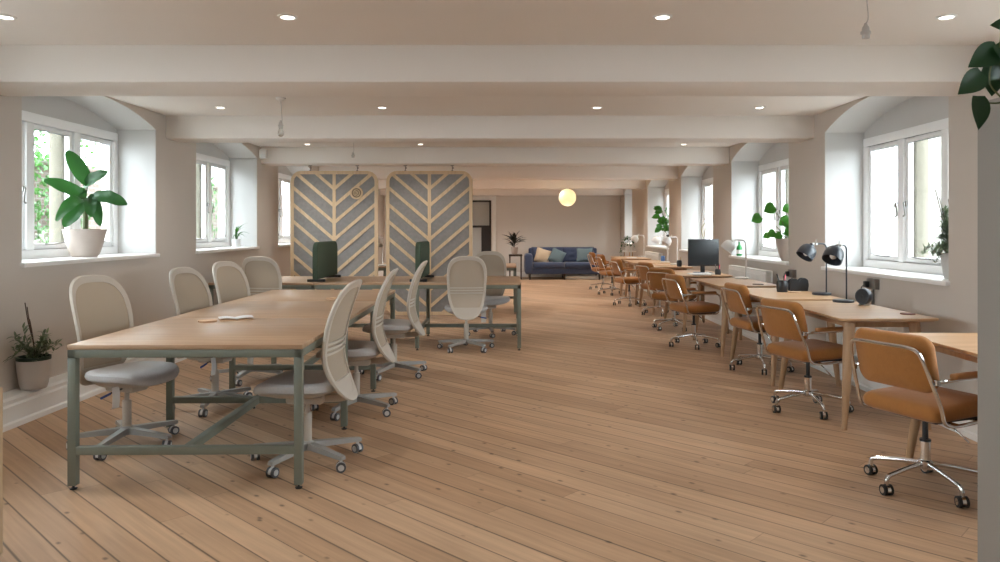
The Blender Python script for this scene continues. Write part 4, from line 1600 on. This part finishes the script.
st = thing('side_table', 'small dark wooden side table left of the navy sofa', 'side table', ((515.5 - CX) * 20.7 / F, 20.7, 0))
MB().box((0, 0, 0.655), (0.37, 0.40, 0.05), 0.005).obj('table_top', M['dark_wood'], st)
for sx in (-1, 1):
    for sy in (-1, 1):
        MB().box((sx * 0.155, sy * 0.17, 0.315), (0.035, 0.035, 0.63), 0.004).obj('leg', M['dark_wood'], st)


# ------------------------------------------------------------------ plants
def pot_mb(r_top, r_bot, h, lip=0.0, th=0.012):
    mb = MB()
    pr = [(0, 0), (r_bot * .94, 0), (r_bot, 0.008)]
    for k in range(1, 7):
        f = k / 6
        pr.append((r_bot + (r_top - r_bot) * f ** 0.75, h * f))
    pr += [(r_top - th, h), (r_top - th - 0.004, h - 0.03), (0, h - 0.032)]
    return mb.lathe(pr, n=32)


def plant(label, base, r_top, r_bot, h, potm, name='potted_plant', cat='plant', group=None):
    t = thing(name, label, cat, base, group=group)
    MB_ = pot_mb(r_top, r_bot, h)
    MB_.obj('pot', potm, t)
    MB().lathe([(0, h - 0.05), (r_top - 0.02, h - 0.05), (r_top - 0.018, h - 0.022), (0, h - 0.018)], n=24).obj('soil', M['soil'], t)
    return t


# banana plant on first left sill
YB = 6.72
pb = P(84.5, 254, YB)
bx = -3.80
ban = plant('large broad-leaved banana plant in a taupe pot on the first left sill', (bx, YB, SILL_L), 0.180, 0.105, 0.25, M['pot_taupe'], 'banana_plant')


def rel(px, py, Y, t):
    return P(px, py, Y) - t.location


# true image position of the pot centre
px0 = CX + F * bx / YB
k = px0 - 85.0
stem = MB()
s0 = V((0.0, 0, 0.22))
stem.tube(smooth_path([s0, V((0.005, 0, 0.33)), V((0.0, 0, 0.44)), V((0.01, 0, 0.52))]), 0.02, 10, rads=[0.028 - 0.0007 * i for i in range(19)])
stem.obj('stem', M['stem'], ban)
lf = MB()
ctr = V((0.0, 0, 0.48))
spec = [  # start px,py ; tip px,py ; depth of tip relative, width, arch
    ((88, 185), (67, 151), -0.10, 0.13, 0.02), ((86, 198), (44, 180), -0.22, 0.115, 0.03), ((92, 196), (127, 205), -0.05, 0.12, 0.04),
    ((84, 187), (108, 172), -0.06, 0.10, 0.03), ((86, 200), (64, 227), -0.14, 0.12, 0.02), ((84, 200), (56, 221), -0.30, 0.10, 0.10),
    ((90, 198), (91, 217), -0.16, 0.10, 0.03), ((92, 194), (100, 226), -0.08, 0.09, 0.04), ((86, 190), (72, 200), 0.0, 0.10, 0.05),
]
for (a, b, dy, w_, ar) in spec:
    p0 = rel(a[0], a[1], YB - 0.02, ban)
    p1 = rel(b[0], b[1], YB + dy, ban)
    lf.tube([ctr, (ctr + p0) / 2 + V((0, 0, 0.015)), p0], 0.006, 6)
    lf.leaf(p0, p1, w_ * 1.08, ar, side=(p1 - p0).cross(V((0.5, -1, 0.55))), n=14, fold=0.16, blunt=True, wave=0.006)
lf.obj('foliage', M['leaf'], ban, smooth=70)

# spider plant on second left sill
sp = plant('small spider plant in a white pot on the second left sill', (-3.79, 10.42, SILL_L), 0.060, 0.05, 0.11, M['pot_white'], 'spider_plant')
lf = MB()
random.seed(5)
for i in range(26):
    a = random.uniform(0, 2 * PI)
    if math.cos(a) < -0.5:
        a += PI
    r_ = random.uniform(0.10, 0.22)
    z_ = random.uniform(0.02, 0.26)
    cx, cy = math.cos(a), math.sin(a)
    if cx < 0:
        r_ *= 0.6
    if cy > 0.3:
        r_ *= 0.7
    lf.leaf((0.01 * cx, 0.01 * cy, 0.09), (r_ * cx, r_ * cy, 0.09 + z_), 0.016, 0.07, n=7)
lf.obj('foliage', M['leaf_bright'], sp, smooth=70)

# small olive-like plant on the left skirting box
YP = 5.62
gp = plant('small grey-green olive plant in a grey pot on the left pipe boxing', (-3.53, YP, 0.205), 0.115, 0.085, 0.21, M['pot_grey'], 'olive_plant')
gp.location = (-3.485, 5.50, 0.213)
MB().lathe([(0.098, 0.20), (0.112, 0.20), (0.112, 0.235), (0.104, 0.235), (0.098, 0.21)], n=32, closed=True).obj('liner', M['pot_dark'], gp)
tw = MB()
for dx, dz in ((-0.03, 0.60), (-0.045, 0.63), (-0.02, 0.52)):
    tw.tube(smooth_path([(0.01, 0, 0.17), (0.0, 0.0, 0.32), (dx * .6, -0.02, 0.48), (dx, -0.03, dz)]), 0.004, 6)
tw.obj('twigs', M['twig'], gp)
lf = MB()
random.seed(11)
for br in range(16):
    a = random.uniform(-1.9, 1.9) - PI / 2 + PI / 2
    a = random.uniform(-PI / 2 - 0.5, PI / 2 + 0.5)
    r_ = random.uniform(0.10, 0.26)
    zt = random.uniform(0.20, 0.46)
    tip = V((r_ * math.cos(a) * 0.6, r_ * math.sin(a), zt))
    if tip.x < -0.02:
        tip.x = -0.02
    mid = V((tip.x * .5, tip.y * .4, 0.30))
    path = smooth_path([V((0, 0, 0.18)), mid, tip], 6)
    lf.tube(path, 0.0025, 5)
    for q in range(3, len(path)):
        for s in (-1, 1):
            d = V((random.uniform(-.5, 1), random.uniform(-1, 1), random.uniform(-.4, .7))).normalized()
            lf.leaf(path[q], path[q] + d * 0.06, 0.017, 0.004, n=3)
lf.obj('foliage', M['leaf_grey'], gp, smooth=70)

# right sill 1: feathery plant in grey pot
rp = plant('feathery grey-green plant in a pale pot on the nearest right sill', (3.37, 5.70, SILL_R), 0.085, 0.055, 0.20, M['pot_grey'], 'feathery_plant')
lf = MB()
random.seed(21)
for br in range(34):
    a = random.uniform(PI * 0.35, PI * 1.5)
    r_ = random.uniform(0.04, 0.14)
    zt = random.uniform(0.22, 0.56) if br > 7 else random.uniform(0.12, 0.25)
    if br <= 7:
        r_ = random.uniform(0.12, 0.24)
        a = random.uniform(PI * 0.4, PI * 1.2)
    path = smooth_path([V((0, 0, 0.17)), V((r_ * math.cos(a) * .5, r_ * math.sin(a) * .5, 0.17 + zt * .4)), V((r_ * math.cos(a), r_ * math.sin(a), zt))], 7)
    lf.tube(path, 0.002, 5)
    for q in range(2, len(path)):
        for s in range(3):
            d = V((random.uniform(-1, 1), random.uniform(-1, 1), random.uniform(-.2, .9))).normalized()
            lf.leaf(path[q], path[q] + d * 0.055, 0.013, 0.003, n=2)
lf.obj('foliage', M['leaf_grey'], rp, smooth=70)
tw = MB()
for q in ((-0.13, 0.68), (-0.10, 0.62)):
    tw.tube([(0, 0, 0.15), (q[0] * .5, 0, 0.42), (q[0], 0.0, q[1])], 0.004, 6)
tw.obj('twigs', M['twig'], rp)

# right sill 2: monstera-like plant in taupe pot
mp_ = plant('big round-leaved plant in a taupe pot on the second right sill', (3.36, 8.95, SILL_R), 0.175, 0.105, 0.27, M['pot_taupe'], 'round_leaf_plant')
lf = MB()
st_ = MB()
ctr = V((0, 0, 0.25))
sp_ = [((756, 219), 0.125, 0.1), ((769, 209), 0.14, -0.05), ((784, 222), 0.14, 0.0), ((771, 234), 0.10, -0.15), ((786, 209), 0.11, 0.1), ((778, 236), 0.09, -0.12), ((766, 236), 0.08, 0.05), ((788, 232), 0.12, -0.1)]
for (c, sz, dy) in sp_:
    p = rel(c[0], c[1], 8.95 + dy, mp_)
    st_.tube(smooth_path([ctr + V((0, 0, -.05)), ctr * 0.5 + p * 0.5 + V((0.02, 0, 0.05)), p + V((0, 0, sz * 0.3))]), 0.004, 6)
    d = V((-0.75, 0.15, -0.45)).normalized()
    lf.leaf(p - d * sz * .5, p + d * sz * .5, sz * 1.15, 0.012, side=d.cross(V((0.35, -1, 0.35))), n=8, heart=True)
st_.obj('stems', M['stem'], mp_)
lf.obj('foliage', M['leaf_mid'], mp_, smooth=70)

# right sill 4: fiddle leaf
fp = plant('bushy fiddle-leaf plant in a dark pot on the fourth right sill', (3.36, 15.55, SILL_R), 0.10, 0.075, 0.26, M['pot_black'], 'fiddle_leaf_plant')
lf = MB()
st_ = MB()
ctr = V((0, 0, 0.2))
random.seed(9)
for i in range(30):
    a = random.uniform(0, 2 * PI)
    h_ = random.uniform(0.32, 0.80)
    r_ = random.uniform(0.03, 0.2)
    p = V((r_ * math.cos(a) - (0.08 if h_ > .4 else 0), r_ * math.sin(a), h_))
    p.x = min(p.x, 0.10)
    st_.tube([ctr, ctr * .5 + p * .5, p], 0.004, 5)
    d = V((math.cos(a), math.sin(a), random.uniform(-.8, .5))).normalized()
    if p.x + d.x * .14 > .2:
        d.x = -abs(d.x)
    lf.leaf(p, p + d * 0.17, 0.13, 0.015, n=5, heart=True, side=d.cross(V((random.uniform(-.6, .6), -1, random.uniform(-.2, .8)))))
st_.obj('stems', M['stem'], fp)
lf.obj('foliage', M['leaf_mid'], fp, smooth=70)
# right sill 3: bare pale twigs in small pot
bt = plant('small pot with pale curling twigs on the third right sill', (3.42, 12.9, SILL_R), 0.06, 0.05, 0.12, M['pot_white'], 'twig_plant')
tw = MB()
for pts in (((0, 0, .1), (-.05, 0, .30), (0.0, 0, .48), (0.05, 0, .60)), ((0, 0, .1), (.06, 0, .28), (.02, 0, .45), (-.06, 0, .56)), ((0, 0, .1), (-.08, 0, .24), (-.1, 0, .40), (-.03, 0, .5))):
    tw.tube(smooth_path(pts), 0.007, 6)
tw.obj('twigs', mat('pale_twig', (0.45, 0.42, 0.25), 0.7), bt)

# corner stool with wicker basket, small green plant
ws = thing('plant_stand', 'pale plant stand with wicker basket in the far right corner', 'plant stand', (3.02, 18.9, 0))
MB().lathe([(0, 0.80), (0.19, 0.80), (0.20, 0.81), (0.20, 0.825), (0.19, 0.83), (0, 0.83)]).obj('stand_top', M['trim'], ws)
for i in range(3):
    a = R(30 + 120 * i)
    MB().cyl((0.12 * math.cos(a), 0.12 * math.sin(a), 0.8), (0.13 * math.cos(a), 0.13 * math.sin(a), 0.0), 0.015, 0.012, 10).obj('leg', M['oak_leg'], ws)
MB().lathe([(0, 0.30), (0.10, 0.30), (0.125, 0.40), (0.12, 0.52), (0.10, 0.52), (0.10, 0.40), (0, 0.32)]).obj('basket', M['wicker'], ws)
MB().lathe([(0, .28), (.14, .28), (.14, .30), (0, .30)]).obj('lower_shelf', M['oak_leg'], ws)
cp = plant('small bushy green plant on the pale stand in the far right corner', (3.02, 18.9, 0.83), 0.10, 0.08, 0.14, M['pot_white'], 'bushy_plant')
lf = MB()
random.seed(13)
for i in range(150):
    a, b = random.uniform(0, 2 * PI), random.uniform(-.9, 1.4)
    c = V((math.cos(a) * math.cos(b) * .16, math.sin(a) * math.cos(b) * .16, 0.22 + math.sin(b) * .13))
    if i % 6 == 0:
        c = V((-0.18 - random.random() * .03, -.03, 0.18 - random.random() * .38))
    d = V((random.uniform(-1, 1), random.uniform(-1, 1), random.uniform(-1, .6))).normalized()
    lf.leaf(c, c + d * 0.06, 0.045, 0.004, n=2)
lf.obj('foliage', M['leaf'], cp, smooth=70)

# dark plant on side table
dp = plant('dark-leaved rubber plant in a small taupe pot on the side table', ((514.5 - CX) * 20.7 / F, 20.7, 0.68), 0.10, 0.075, 0.2, M['pot_taupe'], 'dark_leaf_plant')
lf = MB()
random.seed(17)
for i in range(40):
    a = random.uniform(0, 2 * PI)
    el = random.uniform(0.0, 1.4)
    L_ = random.uniform(0.14, 0.28)
    b0 = V((0, 0, 0.18 + 0.22 * random.random()))
    d = V((math.cos(a) * math.cos(el) * 1.1, math.sin(a) * math.cos(el), math.sin(el)))
    if d.y > 0:
        d.y *= 0.5
    lf.tube([V((0, 0, 0.17)), b0], 0.006, 5)
    lf.tube([b0, b0 + d * 0.10], 0.004, 5)
    lf.leaf(b0 + d * 0.08, b0 + d * (0.12 + L_), 0.075, 0.02, n=5)
lf.obj('foliage', M['leaf_purple'], dp, smooth=70)

# bottle
bo = thing('glass_bottle', 'green glass bottle on the second right sill', 'bottle', (3.26, 10.62, SILL_R))
MB().lathe([(0, 0), (0.036, 0), (0.038, 0.01), (0.038, 0.11), (0.030, 0.135), (0.015, 0.155), (0.013, 0.19), (0.015, 0.193), (0.015, 0.2), (0, 0.2)], n=20).obj('bottle_body', M['bottle'], bo)
MB().lathe([(0.0385, 0.03), (0.0392, 0.03), (0.0392, 0.085), (0.0385, 0.085)], n=20, closed=True).obj('bottle_label', M['paper'], bo)

# ------------------------------------------------------------------ behind the screens: desk lamp on bench
c = copy_tree(lw)
c['label'] = 'white desk lamp glimpsed through the gap between the acoustic screens'
c.location = (-2.12, 12.5, TZ)
c.rotation_euler = (0, 0, R(80))

# ------------------------------------------------------------------ near cabinets at the frame edges and trailing plant
cb = thing('tall_cabinet', 'tall taupe cabinet at the right edge of the picture', 'cabinet', (1.56, 2.10, 0))
MB().span((0, 0, 0.06), (0.5, 0.40, 1.80), 0.004).obj('cabinet_body', M['taupe_cab'], cb)
MB().span((0.02, 0.02, 0), (0.48, 0.38, 0.06)).obj('plinth', M['black_plastic'], cb)
MB().span((0.004, -0.02, 0.07), (0.248, 0.0, 1.79), 0.003).obj('cabinet_door', M['taupe_cab'], cb)
MB().span((0.252, -0.02, 0.07), (0.496, 0.0, 1.79), 0.003).obj('cabinet_door', M['taupe_cab'], cb)
tp = plant('trailing dark green heart-leaf vine hanging at the upper right', (1.86, 2.3, 1.80), 0.11, 0.08, 0.2, M['pot_grey'], 'trailing_plant')
lf = MB()
vn = MB()
leaves = [((978, 113), 0.105, 0.075, (0.02, 0, -1)), ((970, 84), 0.10, 0.078, (-0.75, 0, -0.65)), ((983, 58), 0.11, 0.085, (-0.8, 0, -0.5)), ((996, 79), 0.11, 0.095, (-0.2, 0, -0.8)), ((1005, 58), 0.10, 0.08, (0.4, 0, -.6)), ((1001, 27), 0.07, 0.06, (-0.7, 0, .1)), ((1008, 92), 0.09, 0.07, (.3, 0, -.8))]
YV = 2.3
vine = [(1012, 10), (1000, 45), (992, 62), (990, 84), (1003, 101), (986, 103), (976, 101)]
vn.tube(smooth_path([V((0, 0, 0.19)), V((-0.05, 0, 0.30))] + [rel(a, b, YV, tp) for a, b in vine], 4), 0.003, 6)
for (c, L_, w_, d) in leaves:
    p = rel(c[0], c[1], YV, tp)
    d = V(d).normalized()
    lf.leaf(p - d * L_ * .5, p + d * L_ * .5, w_, 0.006, side=d.cross(V((0.2, -1, 0.35))), n=8, heart=True, fold=0.1)
for i in range(14):
    a = 2 * PI * i / 14
    lf.leaf((0, 0, 0.2), (0.13 * math.cos(a), 0.13 * math.sin(a), 0.28 + 0.03 * (i % 3)), 0.07, 0.03, n=6, heart=True)
vn.obj('stems', M['stem'], tp)
lf.obj('foliage', M['leaf_dark'], tp, smooth=70)

tc_ = thing('low_cabinet', 'tan wooden low cabinet at the left edge of the picture', 'cabinet', (-2.59, 2.75, 0))
MB().span((0, 0, 0.04), (0.5, 0.35, 0.727), 0.004).obj('cabinet_body', M['tan_cab'], tc_)
MB().span((0.02, 0.02, 0), (0.48, 0.33, 0.04)).obj('plinth', M['black_plastic'], tc_)
MB().span((0.004, -0.018, 0.06), (0.496, 0, 0.72), 0.003).obj('cabinet_door', M['tan_cab'], tc_)
